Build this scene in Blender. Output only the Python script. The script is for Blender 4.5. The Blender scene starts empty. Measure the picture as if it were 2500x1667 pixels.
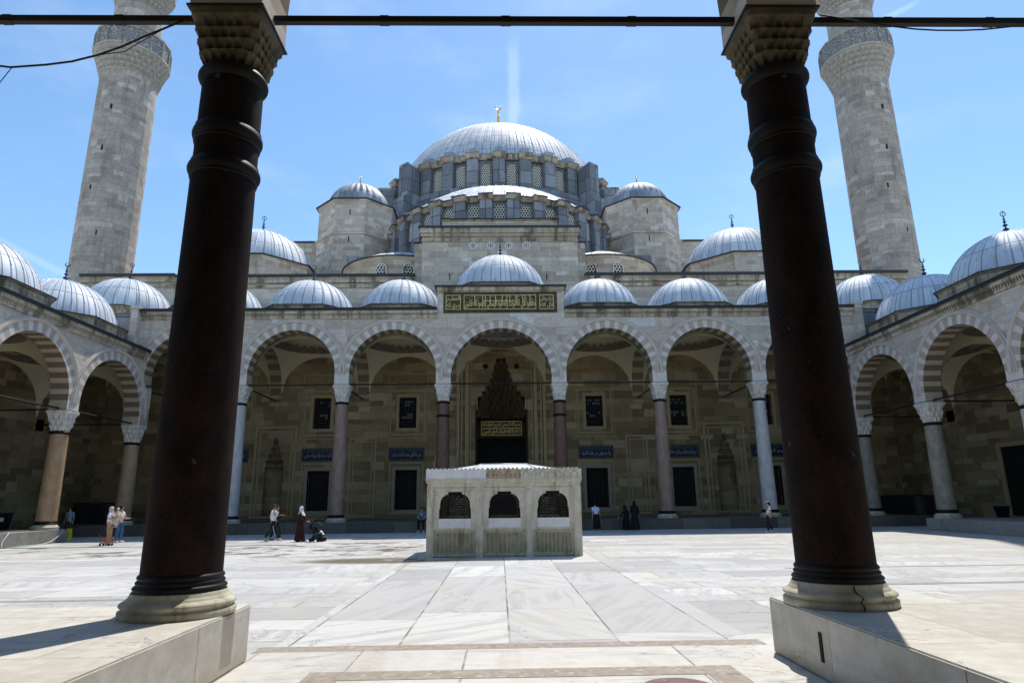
# Courtyard of a domed stone mosque seen from under its entrance portico.
import bpy, bmesh, math, random
from math import sin, cos, pi, sqrt, atan2, hypot, floor, radians
from mathutils import Vector, Matrix
from mathutils.geometry import tessellate_polygon

random.seed(7)
scene = bpy.context.scene
COL = scene.collection

# ------------------------------------------------------------------ object helpers
WL = {}


def tag(o, label=None, cat=None, group=None, kind=None):
    if label: o['label'] = label
    if cat: o['category'] = cat
    if group: o['group'] = group
    if kind: o['kind'] = kind
    return o


def thing(name, label, cat, loc=(0, 0, 0), rz=0.0, group=None):
    o = bpy.data.objects.new(name, None)
    COL.objects.link(o)
    o.empty_display_size = 0.3
    o.location = loc
    o.rotation_euler = (0, 0, rz)
    WL[o] = Vector(loc)
    return tag(o, label, cat, group)


def dup(root, loc, rz=0.0, label=None, group=None, name=None):
    r = root.copy()
    COL.objects.link(r)
    r.location = loc
    r.rotation_euler = (0, 0, rz)
    if label: r['label'] = label
    if group: r['group'] = group
    for ch in list(root.children):
        c = ch.copy()
        COL.objects.link(c)
        c.parent = r
        for g in list(ch.children):
            d = g.copy()
            COL.objects.link(d)
            d.parent = c
    return r


class MB:
    """collects geometry for ONE mesh object; self.T maps local coordinates to world."""

    def __init__(self, T=None):
        self.bm = bmesh.new()
        self.uv = self.bm.loops.layers.uv.new('UVMap')
        self.fl = self.bm.faces.layers.int.new('has_uv')
        self.T = T or (lambda x, y, z: (x, y, z))
        self.mi = 0
        self.done = set()

    def v(self, x, y, z):
        return self.bm.verts.new(self.T(x, y, z))

    def face(self, vs, smooth=False, uvs=None):
        try:
            f = self.bm.faces.new(vs)
        except ValueError:
            return None
        f.material_index = self.mi
        f.smooth = smooth
        if uvs:
            for l, q in zip(f.loops, uvs):
                l[self.uv].uv = q
            f[self.fl] = 1
        return f

    def box(self, x0, x1, y0, y1, z0, z1, taper=0.0):
        t = taper
        p = [(x0, y0, z0), (x1, y0, z0), (x1, y1, z0), (x0, y1, z0),
             (x0 + t, y0 + t, z1), (x1 - t, y0 + t, z1), (x1 - t, y1 - t, z1), (x0 + t, y1 - t, z1)]
        q = [self.v(*a) for a in p]
        for i in ((0, 3, 2, 1), (4, 5, 6, 7), (0, 1, 5, 4), (1, 2, 6, 5), (2, 3, 7, 6), (3, 0, 4, 7)):
            self.face([q[k] for k in i])
        return q

    def quadstrip(self, rows, closed=False, smooth=True, uvf=None):
        """rows: list of lists of (x,y,z)"""
        V = [[self.v(*p) for p in r] for r in rows]
        n = len(rows[0])
        for i in range(len(rows) - 1):
            for j in range(n if closed else n - 1):
                k = (j + 1) % n
                uvs = None
                if uvf:
                    uvs = [uvf(i, j), uvf(i, j + 1), uvf(i + 1, j + 1), uvf(i + 1, j)]
                self.face([V[i][j], V[i][k], V[i + 1][k], V[i + 1][j]], smooth, uvs)
        return V

    def lathe(self, prof, n=48, cx=0, cy=0, a0=0.0, a1=2 * pi, smooth=True, mod=None, cap0=False, cap1=False, flat_n=None):
        full = abs(a1 - a0) > 6.28
        m = n if full else n + 1
        L = [0.0]
        for (r0, z0), (r1, z1) in zip(prof, prof[1:]):
            L.append(L[-1] + hypot(r1 - r0, z1 - z0))
        R = max(r for r, z in prof)
        rows = []
        for k, (r, z) in enumerate(prof):
            row = []
            for j in range(m):
                a = a0 + (a1 - a0) * j / n
                rr = mod(r, a, k) if mod else r
                row.append((cx + rr * cos(a), cy + rr * sin(a), z))
            rows.append(row)
        V = self.quadstrip(rows, full, smooth, lambda i, j: ((a0 + (a1 - a0) * j / n) * R, L[i]))
        if cap0: self.face(list(reversed(V[0])))
        if cap1: self.face(V[-1])
        return V

    def prism(self, poly, d0, d1, holes=(), back=True, caps=True):
        """poly in (u,z); extruded along the local y from d0 to d1"""
        loops = [list(poly)] + [list(h) for h in holes]
        flat = [p for l in loops for p in l]
        F = [self.v(u, d0, z) for u, z in flat]
        B = [self.v(u, d1, z) for u, z in flat]
        if caps:
            tris = tessellate_polygon([[Vector((u, z, 0)) for u, z in l] for l in loops])
            for t in tris:
                a, b, c = [flat[i] for i in t]
                cr = (b[0] - a[0]) * (c[1] - a[1]) - (b[1] - a[1]) * (c[0] - a[0])
                if abs(cr) < 1e-9: continue
                t = t if cr > 0 else (t[0], t[2], t[1])
                self.face([F[i] for i in t])
                if back: self.face([B[i] for i in (t[0], t[2], t[1])])
        o = 0
        for l in loops:
            n = len(l)
            for i in range(n):
                j = (i + 1) % n
                self.face([F[o + i], F[o + j], B[o + j], B[o + i]])
            o += n

    def tube(self, pts, r, n=8, closed=False):
        pts = [Vector(p) for p in pts]
        rr = r if isinstance(r, (list, tuple)) else [r] * len(pts)
        rows = []
        N = len(pts)
        up = Vector((0, 0, 1))
        for i, p in enumerate(pts):
            if closed: d = pts[(i + 1) % N] - pts[i - 1]
            else: d = pts[min(i + 1, N - 1)] - pts[max(i - 1, 0)]
            d.normalize()
            s = d.cross(up)
            if s.length < 0.05: s = d.cross(Vector((0, 1, 0)))
            s.normalize()
            w = s.cross(d)
            rows.append([tuple(p + (s * cos(2 * pi * k / n) + w * sin(2 * pi * k / n)) * rr[i]) for k in range(n)])
        if closed: rows.append(rows[0])
        V = self.quadstrip(rows, True, True)
        if not closed:
            self.face(list(reversed(V[0])))
            self.face(V[-1])

    def ball(self, c, rx, ry=None, rz=None, n=12, m=8):
        ry = ry or rx; rz = rz or rx
        rows = []
        for i in range(m + 1):
            t = pi * i / m
            rr = max(sin(t), 0.02)
            rows.append([(c[0] + rx * rr * cos(2 * pi * j / n), c[1] + ry * rr * sin(2 * pi * j / n), c[2] - rz * cos(t)) for j in range(n)])
        V = self.quadstrip(rows, True, True)
        self.face(list(reversed(V[0])))
        self.face(V[-1])

    def build(self, name, mats, parent=None, world=True, recalc=True):
        bm = self.bm
        if recalc: bmesh.ops.recalc_face_normals(bm, faces=bm.faces[:])
        bm.normal_update()
        off = Vector((0, 0, 0))
        if parent is not None and world:
            p = parent
            while p is not None:
                if p in WL: off = WL[p]; break
                p = p.parent
        for f in bm.faces:
            if f[self.fl]: continue
            n = f.normal
            if abs(n.z) > 0.75:
                for l in f.loops: l[self.uv].uv = (l.vert.co.x, l.vert.co.y)
            else:
                t = Vector((-n.y, n.x, 0)).normalized()
                for l in f.loops: l[self.uv].uv = (l.vert.co.dot(t), l.vert.co.z)
        if off.length > 0: bmesh.ops.translate(bm, verts=bm.verts[:], vec=-off)
        me = bpy.data.meshes.new(name)
        bm.to_mesh(me)
        bm.free()
        for m in (mats if isinstance(mats, (list, tuple)) else [mats]): me.materials.append(m)
        o = bpy.data.objects.new(name, me)
        COL.objects.link(o)
        if parent is not None: o.parent = parent
        return o


def structure(mb, name, mats, label=None):
    return tag(mb.build(name, mats), label, None, None, 'structure')


# ------------------------------------------------------------------ material helpers
class G:
    def __init__(self, name, rough=0.8, spec=0.3, metal=0.0):
        self.m = bpy.data.materials.new(name)
        self.m.use_nodes = True
        self.nt = self.m.node_tree
        self.b = self.nt.nodes['Principled BSDF']
        self.b.inputs['Roughness'].default_value = rough
        self.b.inputs['Specular IOR Level'].default_value = spec
        self.b.inputs['Metallic'].default_value = metal
        self._tc = None

    def node(self, t, **k):
        n = self.nt.nodes.new(t)
        for a, v in k.items(): setattr(n, a, v)
        return n

    def put(self, sock, val):
        if isinstance(val, bpy.types.NodeSocket): self.nt.links.new(val, sock)
        elif isinstance(val, (tuple, list)) and sock.type == 'RGBA': sock.default_value = (*val[:3], 1)
        else: sock.default_value = val

    def math(self, op, a, b=None, c=None, clamp=False):
        n = self.node('ShaderNodeMath', operation=op, use_clamp=clamp)
        self.put(n.inputs[0], a)
        if b is not None: self.put(n.inputs[1], b)
        if c is not None: self.put(n.inputs[2], c)
        return n.outputs[0]

    def mix(self, f, a, b, mode='MIX'):
        n = self.node('ShaderNodeMix', data_type='RGBA', blend_type=mode)
        self.put(n.inputs[0], f)
        self.put(n.inputs[6], a)
        self.put(n.inputs[7], b)
        return n.outputs[2]

    def uv(self):
        if not self._tc: self._tc = self.node('ShaderNodeTexCoord')
        return self._tc.outputs['UV']

    def pos(self):
        return self.node('ShaderNodeNewGeometry').outputs['Position']

    def obj(self):
        if not self._tc: self._tc = self.node('ShaderNodeTexCoord')
        return self._tc.outputs['Object']

    def sep(self, v):
        n = self.node('ShaderNodeSeparateXYZ')
        self.put(n.inputs[0], v)
        return n.outputs

    def comb(self, x, y=0.0, z=0.0):
        n = self.node('ShaderNodeCombineXYZ')
        for i, q in enumerate((x, y, z)): self.put(n.inputs[i], q)
        return n.outputs[0]

    def mapv(self, v, scale=(1, 1, 1), rot=(0, 0, 0), loc=(0, 0, 0)):
        n = self.node('ShaderNodeMapping')
        self.put(n.inputs[0], v)
        n.inputs['Scale'].default_value = scale
        n.inputs['Rotation'].default_value = rot
        n.inputs['Location'].default_value = loc
        return n.outputs[0]

    def noise(self, v, scale=1.0, detail=4.0, rough=0.55, dist=0.0):
        n = self.node('ShaderNodeTexNoise')
        self.put(n.inputs['Vector'], v)
        n.inputs['Scale'].default_value = scale
        n.inputs['Detail'].default_value = detail
        n.inputs['Roughness'].default_value = rough
        n.inputs['Distortion'].default_value = dist
        return n.outputs[0]

    def voro(self, v, scale=1.0, feature='F1'):
        n = self.node('ShaderNodeTexVoronoi', feature=feature)
        self.put(n.inputs['Vector'], v)
        n.inputs['Scale'].default_value = scale
        return n.outputs

    def white(self, v):
        n = self.node('ShaderNodeTexWhiteNoise', noise_dimensions='3D')
        self.put(n.inputs[0], v)
        return n.outputs[0], n.outputs[1]

    def ramp(self, f, stops, const=False):
        n = self.node('ShaderNodeValToRGB')
        cr = n.color_ramp
        if const: cr.interpolation = 'CONSTANT'
        while len(cr.elements) < len(stops): cr.elements.new(0.5)
        for e, (p, c) in zip(cr.elements, stops):
            e.position = p
            e.color = (*c[:3], 1) if isinstance(c, (tuple, list)) else (c, c, c, 1)
        self.put(n.inputs[0], f)
        return n.outputs[0]

    def sstep(self, x, a, b):
        n = self.node('ShaderNodeMapRange', interpolation_type='SMOOTHSTEP')
        self.put(n.inputs[0], x)
        n.inputs[1].default_value = a
        n.inputs[2].default_value = b
        return n.outputs[0]

    def bump(self, h, strength=0.3, dist=0.02):
        n = self.node('ShaderNodeBump')
        n.inputs['Strength'].default_value = strength
        n.inputs['Distance'].default_value = dist
        self.put(n.inputs['Height'], h)
        self.put(self.b.inputs['Normal'], n.outputs[0])

    def color(self, c):
        self.put(self.b.inputs['Base Color'], c)

    def blocks(self, u, v, w, h, jit=1.0):
        """staggered courses: (random per block, distance to the nearest joint in metres, id vector)"""
        vh = self.math('DIVIDE', v, h)
        if jit == 1.0: vh = self.math('ADD', vh, self.math('MULTIPLY', self.math('SINE', self.math('MULTIPLY', vh, 2.3)), 0.16))
        row = self.math('FLOOR', vh)
        off, _ = self.white(self.comb(row, 3.7, 1.3))
        uu = self.math('ADD', self.math('DIVIDE', u, w), self.math('MULTIPLY', off, jit * 5.0))
        # uneven block widths
        if jit: uu = self.math('ADD', uu, self.math('MULTIPLY', self.math('SINE', self.math('MULTIPLY', uu, 2.1)), 0.25))
        col = self.math('FLOOR', uu)
        fu = self.math('SUBTRACT', uu, col)
        fv = self.math('SUBTRACT', vh, row)
        du = self.math('MULTIPLY', self.math('MINIMUM', fu, self.math('SUBTRACT', 1.0, fu)), w)
        dv = self.math('MULTIPLY', self.math('MINIMUM', fv, self.math('SUBTRACT', 1.0, fv)), h)
        idv = self.comb(col, row, 0.5)
        r, rc = self.white(idv)
        return r, self.math('MINIMUM', du, dv), idv


def plain(name, col, rough=0.7, spec=0.3, metal=0.0, var=0.15, scale=6.0):
    g = G(name, rough, spec, metal)
    n = g.noise(g.obj(), scale, 5)
    g.color(g.mix(n, tuple(c * (1 - var) for c in col), tuple(min(1, c * (1 + var)) for c in col)))
    return g.m


def ashlar(name, stops, w=1.1, h=0.42, joint=0.012, jdark=0.6, grain=0.12, streak=0.35, streak_col=(0.10, 0.085, 0.06),
           vein=0.0, vein_col=(0.3, 0.31, 0.34), rough=0.85, patch=0.0, lo=0.5, hi=0.78, crack=0.0, post=None):
    g = G(name, rough, 0.25)
    s = g.sep(g.uv())
    u, v = s[0], s[1]
    r, d, idv = g.blocks(u, v, w, h)
    c = g.ramp(r, stops)
    uv3 = g.comb(u, v, g.math('MULTIPLY', r, 9.0))
    if vein:
        n = g.noise(g.mapv(uv3, (0.5, 3.2, 1), (0, 0, 0.35)), 1.6, 6, 0.65, 0.6)
        c = g.mix(g.math('MULTIPLY', g.sstep(n, 0.48, 0.7), vein), c, vein_col)
    n1 = g.noise(uv3, 5.0, 6, 0.65)
    c = g.mix(grain * 2, c, g.ramp(n1, [(0.25, (0.25, 0.22, 0.18)), (0.5, (0.5, 0.5, 0.5)), (0.75, (0.85, 0.84, 0.8))]), 'OVERLAY')
    # water streaks and soot
    n2 = g.noise(g.comb(g.math('MULTIPLY', u, 1.3), g.math('MULTIPLY', v, 0.22), 0.0), 1.0, 6, 0.7)
    n3 = g.noise(g.comb(u, v, 4.0), 0.35, 4, 0.6)
    st = g.math('MULTIPLY', g.sstep(n2, lo, hi), g.sstep(n3, lo - 0.08, hi - 0.13))
    c = g.mix(g.math('MULTIPLY', st, streak), c, streak_col)
    if patch:
        n4 = g.noise(g.comb(u, v, 8.0), 0.9, 5, 0.7)
        c = g.mix(g.math('MULTIPLY', g.sstep(n4, 0.56, 0.62), patch), c, tuple(min(1, q * 1.35) for q in stops[-1][1]))
    if crack:
        n5 = g.noise(g.comb(u, g.math('MULTIPLY', v, 1.6), 12.0), 0.55, 5, 0.6, 0.3)
        n6 = g.noise(g.comb(u, v, 20.0), 0.5, 3)
        ck = g.math('MULTIPLY', g.math('SUBTRACT', 1.0, g.sstep(g.math('ABSOLUTE', g.math('SUBTRACT', n5, 0.5)), 0.001, 0.006)), g.sstep(n6, 0.47, 0.55))
        c = g.mix(g.math('MULTIPLY', ck, crack), c, (0.10, 0.085, 0.06))
    j = g.math('SUBTRACT', 1.0, g.sstep(d, joint * 0.3, joint * 1.6))
    jn = g.math('MULTIPLY', j, g.sstep(g.noise(uv3, 2.2, 3), 0.3, 0.6))
    c = g.mix(g.math('MULTIPLY', jn, jdark), c, (0.07, 0.06, 0.05))
    if post: c = post(g, c, u, v)
    g.color(c)
    hgt = g.math('ADD', g.math('MULTIPLY', j, -0.8), g.math('ADD', g.math('MULTIPLY', n1, 0.5), g.math('MULTIPLY', r, 0.25)))
    g.bump(hgt, 0.45, 0.02)
    return g.m


M = {}
# arcade facing: large grey-white marble blocks with slanting veins
M['arcade'] = ashlar('arcade_marble', [(0, (0.41, 0.355, 0.305)), (0.3, (0.51, 0.44, 0.365)), (0.6, (0.58, 0.51, 0.425)), (0.85, (0.55, 0.515, 0.485)), (1, (0.69, 0.665, 0.635))],
                     1.5, 0.55, 0.010, 0.45, 0.16, 0.5, (0.19, 0.155, 0.11), 0.6, (0.33, 0.315, 0.315), 0.75, lo=0.47, hi=0.72)
M['stone'] = ashlar('mosque_stone', [(0, (0.39, 0.33, 0.262)), (0.35, (0.49, 0.425, 0.35)), (0.75, (0.55, 0.482, 0.40)), (1, (0.66, 0.61, 0.54))],
                    1.0, 0.40, 0.010, 0.45, 0.14, 0.6, (0.10, 0.085, 0.06), patch=0.25, lo=0.47, hi=0.74)
M['minaret'] = ashlar('minaret_stone', [(0, (0.28, 0.243, 0.205)), (0.25, (0.37, 0.325, 0.275)), (0.8, (0.42, 0.372, 0.318)), (1, (0.55, 0.505, 0.445))],
                      1.15, 0.42, 0.014, 0.5, 0.18, 0.6, (0.15, 0.125, 0.098), patch=0.15, lo=0.45, hi=0.70)
M['inner'] = ashlar('shaded_gallery_stone', [(0, (0.135, 0.101, 0.049)), (0.35, (0.20, 0.152, 0.075)), (0.75, (0.24, 0.186, 0.095)), (1, (0.335, 0.272, 0.165))],
                    1.15, 0.45, 0.012, 0.4, 0.16, 0.5, (0.05, 0.042, 0.02))  # mosque stone darkened: the gallery's shade is put into its colour
M['innertrim'] = plain('gallery_moulding_stone', (0.30, 0.236, 0.132), 0.85, 0.2, 0, 0.25, 3)
M['trim'] = ashlar('cornice_stone', [(0, (0.37, 0.31, 0.23)), (0.5, (0.47, 0.405, 0.305)), (1, (0.54, 0.475, 0.375))], 1.3, 3.0, 0.01, 0.5, 0.22, 0.85, (0.07, 0.058, 0.035), lo=0.44, hi=0.62)
M['vous_a'] = plain('pink_arch_stone', (0.42, 0.355, 0.305), 0.8, 0.25, 0, 0.25, 2.5)
M['vous_b'] = plain('white_arch_stone', (0.60, 0.565, 0.51), 0.8, 0.25, 0, 0.2, 2.5)
M['vous_d'] = plain('red_arch_stone', (0.15, 0.112, 0.077), 0.85, 0.2, 0, 0.3, 3)
M['vous_e'] = plain('cream_arch_stone', (0.37, 0.32, 0.232), 0.85, 0.2, 0, 0.2, 3)
M['mould'] = plain('archivolt_marble', (0.52, 0.465, 0.405), 0.75, 0.25, 0, 0.2, 2)
M['plaster'] = plain('cream_plaster', (0.50, 0.455, 0.30), 0.9, 0.1, 0, 0.08, 1.5)
M['paint'] = plain('painted_medallion', (0.17, 0.13, 0.095), 0.9, 0.1, 0, 0.5, 5)
M['jamb'] = plain('window_jamb_marble', (0.24, 0.21, 0.155), 0.8, 0.3, 0, 0.15, 3)
M['white_marble'] = plain('white_marble', (0.63, 0.62, 0.59), 0.55, 0.3, 0, 0.15, 3)
M['iron'] = plain('black_iron', (0.018, 0.016, 0.015), 0.6, 0.3, 0.2)
M['dark'] = plain('dark_opening', (0.010, 0.009, 0.008), 0.7, 0.2)
M['leadflash'] = plain('lead_flashing', (0.05, 0.052, 0.056), 0.6, 0.3, 0.2)


def lead_mat(name, a, b, w, h, rough, metal, seam=0.5, jw=0.035):
    g = G(name, rough, 0.5, metal)
    s = g.sep(g.uv())
    r, d, idv = g.blocks(s[0], s[1], w, h, 0.0)
    uv3 = g.comb(s[0], s[1], r)
    n = g.noise(uv3, 1.2, 6, 0.65)
    n2 = g.noise(g.mapv(g.obj(), (2.2, 2.2, 0.5)), 1.0, 5, 0.6)
    n = g.math('MULTIPLY', g.math('ADD', n, g.noise(g.obj(), 0.55, 5, 0.6)), 0.5)
    f = g.math('ADD', g.math('MULTIPLY', r, 0.4), g.math('MULTIPLY', n, 0.6))
    c = g.mix(g.sstep(f, 0.25, 0.75), a, b)
    c = g.mix(g.math('MULTIPLY', g.sstep(n2, 0.50, 0.72), 0.38), c, tuple(q * 0.5 for q in a))
    j = g.math('SUBTRACT', 1.0, g.sstep(d, jw * 0.3, jw))
    c = g.mix(g.math('MULTIPLY', j, seam), c, tuple(q * 0.3 for q in a))
    g.color(c)
    g.put(g.b.inputs['Roughness'], g.math('ADD', g.math('MULTIPLY', n, 0.25), rough - 0.12))
    g.bump(g.math('ADD', g.math('MULTIPLY', n, 1.0), g.math('MULTIPLY', j, -0.6)), 0.5, 0.06)
    return g.m


M['dome'] = lead_mat('dome_lead', (0.47, 0.515, 0.575), (0.63, 0.67, 0.725), 0.673, 1.45, 0.6, 0.06, 0.75, 0.05)
M['bigdome'] = lead_mat('dome_lead_sheets', (0.48, 0.515, 0.56), (0.65, 0.68, 0.72), 0.925, 1.25, 0.58, 0.08, 0.7, 0.075)
M['clad'] = lead_mat('lead_cladding', (0.15, 0.158, 0.172), (0.33, 0.343, 0.365), 1.3, 1.5, 0.6, 0.2, 0.8, 0.06)
M['fluted'] = lead_mat('fluted_dome_lead', (0.22, 0.24, 0.27), (0.42, 0.45, 0.49), 0.7, 1.2, 0.55, 0.2, 0.5)
M['roof'] = lead_mat('lead_roof', (0.30, 0.33, 0.37), (0.44, 0.47, 0.51), 0.8, 2.5, 0.5, 0.3, 0.5)
M['goldleaf'] = plain('gilded_metal', (0.75, 0.50, 0.12), 0.32, 0.5, 0.9, 0.1)
M['finial'] = plain('blue_black_metal', (0.02, 0.03, 0.085), 0.45, 0.5, 0.3)
M['grille'] = plain('pierced_plaster', (0.70, 0.665, 0.58), 0.85, 0.2, 0, 0.1)
M['glass'] = plain('dark_window_glass', (0.007, 0.007, 0.0075), 0.5, 0.08)


def porphyry(name, a, b, rough, spec=0.35):
    g = G(name, rough, spec)
    p = g.obj()
    n = g.noise(g.mapv(p, (1, 1, 0.5)), 3.0, 6, 0.65)
    sp = g.noise(p, 90.0, 2, 0.6)
    c = g.mix(g.sstep(n, 0.3, 0.7), a, b)
    c = g.mix(g.math('MULTIPLY', g.sstep(sp, 0.58, 0.70), 0.6), c, tuple(min(1, q * 2.2 + 0.03) for q in b))
    ch = g.noise(p, 7.0, 3, 0.5)
    c = g.mix(g.math('MULTIPLY', g.sstep(ch, 0.72, 0.74), 0.6), c, tuple(min(1, q * 2 + 0.06) for q in b))
    g.color(c)
    g.put(g.b.inputs['Roughness'], g.math('ADD', g.math('MULTIPLY', n, 0.3), rough - 0.15))
    g.bump(g.math('ADD', n, g.math('MULTIPLY', sp, 0.25)), 0.15, 0.02)
    return g.m


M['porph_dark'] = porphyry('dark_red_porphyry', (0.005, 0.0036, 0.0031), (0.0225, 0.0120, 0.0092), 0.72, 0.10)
M['porph'] = porphyry('red_porphyry', (0.085, 0.045, 0.032), (0.15, 0.082, 0.06), 0.55)
M['pinkgr'] = porphyry('pink_granite', (0.18, 0.122, 0.092), (0.29, 0.205, 0.162), 0.55)
M['tangr'] = porphyry('tan_granite', (0.26, 0.165, 0.09), (0.38, 0.26, 0.155), 0.55)
M['greymb'] = porphyry('grey_marble_shaft', (0.36, 0.355, 0.35), (0.52, 0.515, 0.50), 0.5)
M['greengr'] = porphyry('grey_green_granite', (0.16, 0.15, 0.12), (0.27, 0.25, 0.20), 0.55)
M['bronze'] = plain('blackened_bronze', (0.010, 0.0085, 0.0072), 0.55, 0.2, 0.0)


def worn(name, a, b, st, amt, rough=0.7):
    g = G(name, rough, 0.3)
    p = g.obj()
    n = g.noise(p, 3.5, 6, 0.65)
    n2 = g.noise(g.mapv(p, (5, 5, 0.8)), 1.0, 6, 0.7)
    c = g.mix(g.sstep(n, 0.3, 0.7), a, b)
    c = g.mix(g.math('MULTIPLY', g.sstep(n2, 0.5, 0.72), amt), c, st)
    g.color(c)
    g.bump(g.math('ADD', n, g.math('MULTIPLY', n2, 0.5)), 0.3, 0.02)
    return g.m


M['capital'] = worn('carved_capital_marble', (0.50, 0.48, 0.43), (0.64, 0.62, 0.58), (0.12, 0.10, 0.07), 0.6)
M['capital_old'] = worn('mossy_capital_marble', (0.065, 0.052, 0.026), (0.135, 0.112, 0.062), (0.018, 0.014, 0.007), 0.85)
M['base_marble'] = worn('column_base_marble', (0.35, 0.325, 0.22), (0.52, 0.50, 0.41), (0.15, 0.125, 0.05), 0.75)
M['fountain'] = worn('fountain_marble', (0.52, 0.475, 0.36), (0.66, 0.625, 0.53), (0.25, 0.185, 0.10), 0.75)
M['fountain_white'] = worn('new_white_marble', (0.66, 0.66, 0.65), (0.76, 0.76, 0.75), (0.42, 0.37, 0.30), 0.35)
M['fountain_brown'] = worn('weathered_frieze_marble', (0.40, 0.31, 0.21), (0.52, 0.43, 0.31), (0.10, 0.075, 0.04), 0.8)
M['fountain_green'] = worn('mossy_fountain_marble', (0.37, 0.335, 0.22), (0.52, 0.48, 0.35), (0.17, 0.15, 0.075), 0.85)
# ------------------------------------------------------------------ camera, sun, sky
CAM = Vector((-0.1272, 0.0, 1.7893))
FWD = Vector((0.02017179, 0.97045329, 0.24044442))
RGT = Vector((0.99976929, -0.01780401, -0.012016))
UPV = Vector((0.00738009, -0.24063133, 0.97058853))
cd = bpy.data.cameras.new('camera')
co = bpy.data.objects.new('camera', cd)
COL.objects.link(co)
cd.sensor_width = 36.0
cd.lens = 1561.5345 / 2500 * 36.0
cd.clip_start = 0.05
cd.clip_end = 5000
mw = Matrix((RGT, UPV, -FWD)).transposed().to_4x4()
mw.translation = CAM
co.matrix_world = mw
scene.camera = co
scene.render.resolution_x, scene.render.resolution_y = 1024, 682

SUN = Vector((0.205, 0.44, 1.0)).normalized()
sl = bpy.data.lights.new('sun', 'SUN')
sl.energy = 3.55
sl.angle = radians(0.5)
sl.color = (1.0, 0.935, 0.83)
so = bpy.data.objects.new('sun', sl)
COL.objects.link(so)
so.rotation_euler = (-SUN).to_track_quat('-Z', 'Y').to_euler()
so.location = (20, 40, 90)

w = bpy.data.worlds.new('World')
scene.world = w
w.use_nodes = True
nt = w.node_tree
bg = nt.nodes['Background']


def wn(t, **k):
    n = nt.nodes.new(t)
    for a, v in k.items(): setattr(n, a, v)
    return n


sky = wn('ShaderNodeTexSky')
sky.sky_type = 'NISHITA'
sky.sun_disc = False
sky.sun_elevation = math.asin(SUN.z)
sky.sun_rotation = atan2(SUN.x, SUN.y)
sky.air_density = 1.0
sky.dust_density = 0.25
sky.ozone_density = 2.2
sky.altitude = 100


def wmath(op, a, b=None, clamp=False):
    n = wn('ShaderNodeMath', operation=op, use_clamp=clamp)
    for s, v in zip(n.inputs, (a, b)):
        if v is None: continue
        if isinstance(v, bpy.types.NodeSocket): nt.links.new(v, s)
        else: s.default_value = v
    return n.outputs[0]


def wramp(v, a, b):
    n = wn('ShaderNodeMapRange', interpolation_type='SMOOTHSTEP')
    nt.links.new(v, n.inputs[0])
    n.inputs[1].default_value = a
    n.inputs[2].default_value = b
    return n.outputs[0]


def wmix(f, a, b):
    n = wn('ShaderNodeMix', data_type='RGBA')
    for s, v in ((n.inputs[0], f), (n.inputs[6], a), (n.inputs[7], b)):
        if isinstance(v, bpy.types.NodeSocket): nt.links.new(v, s)
        else: s.default_value = (*v, 1) if isinstance(v, tuple) else v
    return n.outputs[2]


tc = wn('ShaderNodeTexCoord')
DIR = tc.outputs['Generated']


def wnoise(scale, detail, rough, stretch=(1, 1, 1), rot=(0, 0, 0)):
    m = wn('ShaderNodeMapping')
    m.inputs['Scale'].default_value = stretch
    m.inputs['Rotation'].default_value = rot
    nt.links.new(DIR, m.inputs[0])
    n = wn('ShaderNodeTexNoise')
    n.inputs['Scale'].default_value = scale
    n.inputs['Detail'].default_value = detail
    n.inputs['Roughness'].default_value = rough
    nt.links.new(m.outputs[0], n.inputs['Vector'])
    return n.outputs[0]


def wdot(vec):
    n = wn('ShaderNodeVectorMath', operation='DOT_PRODUCT')
    nt.links.new(DIR, n.inputs[0])
    n.inputs[1].default_value = vec
    return n.outputs['Value']


def sky_ray(px, py):
    return (FWD + RGT * ((px - 1250) / 1561.5) - UPV * ((py - 833.5) / 1561.5)).normalized()


def contrail(p0, p1, width, strength, fade0, fade1):
    """a thin high vapour trail: a band about a great circle of the sky"""
    a, b = sky_ray(*p0), sky_ray(*p1)
    n = a.cross(b).normalized()
    t = (b - a).normalized()
    nz = wnoise(18.0, 5, 0.7)
    dd = wmath('ADD', wdot(n), wmath('MULTIPLY', wmath('SUBTRACT', nz, 0.5), width * 1.6))
    m = wmath('SUBTRACT', 1.0, wramp(wmath('ABSOLUTE', dd), width * 0.25, width))
    al = wdot(t)
    lo, hi = a.dot(t), b.dot(t)
    span = hi - lo
    m = wmath('MULTIPLY', m, wramp(al, lo - fade0 * span, lo + 0.25 * span))
    m = wmath('MULTIPLY', m, wmath('SUBTRACT', 1.0, wramp(al, hi, hi + fade1 * span)))
    return wmath('MULTIPLY', m, wmath('MULTIPLY', strength, wmath('ADD', 0.6, nz)))


hsv = wn('ShaderNodeHueSaturation')
hsv.inputs['Saturation'].default_value = 1.12
hsv.inputs['Hue'].default_value = 0.494
nt.links.new(sky.outputs[0], hsv.inputs['Color'])
skyc = wmix(0.03, hsv.outputs[0], (5.5, 6.2, 7.0))
cl = wramp(wnoise(2.6, 7, 0.62, (1, 1, 2.6), (0.2, 0.3, 0.4)), 0.50, 0.80)
skyc = wmix(wmath('MULTIPLY', cl, 0.16), skyc, (6.2, 6.8, 7.4))
skyc = wmix(contrail((1255, 90), (1254, 330), 0.012, 0.10, 0.1, 1.5), skyc, (8.0, 8.5, 9.0))
skyc = wmix(contrail((-60, 560), (150, 665), 0.006, 0.07, 1.0, 0.4), skyc, (8.0, 8.5, 9.0))
skyc = wmix(contrail((2130, 60), (2210, 20), 0.005, 0.10, 0.5, 0.6), skyc, (8.0, 8.5, 9.0))
nt.links.new(skyc, bg.inputs['Color'])
bg.inputs['Strength'].default_value = 0.15

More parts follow.
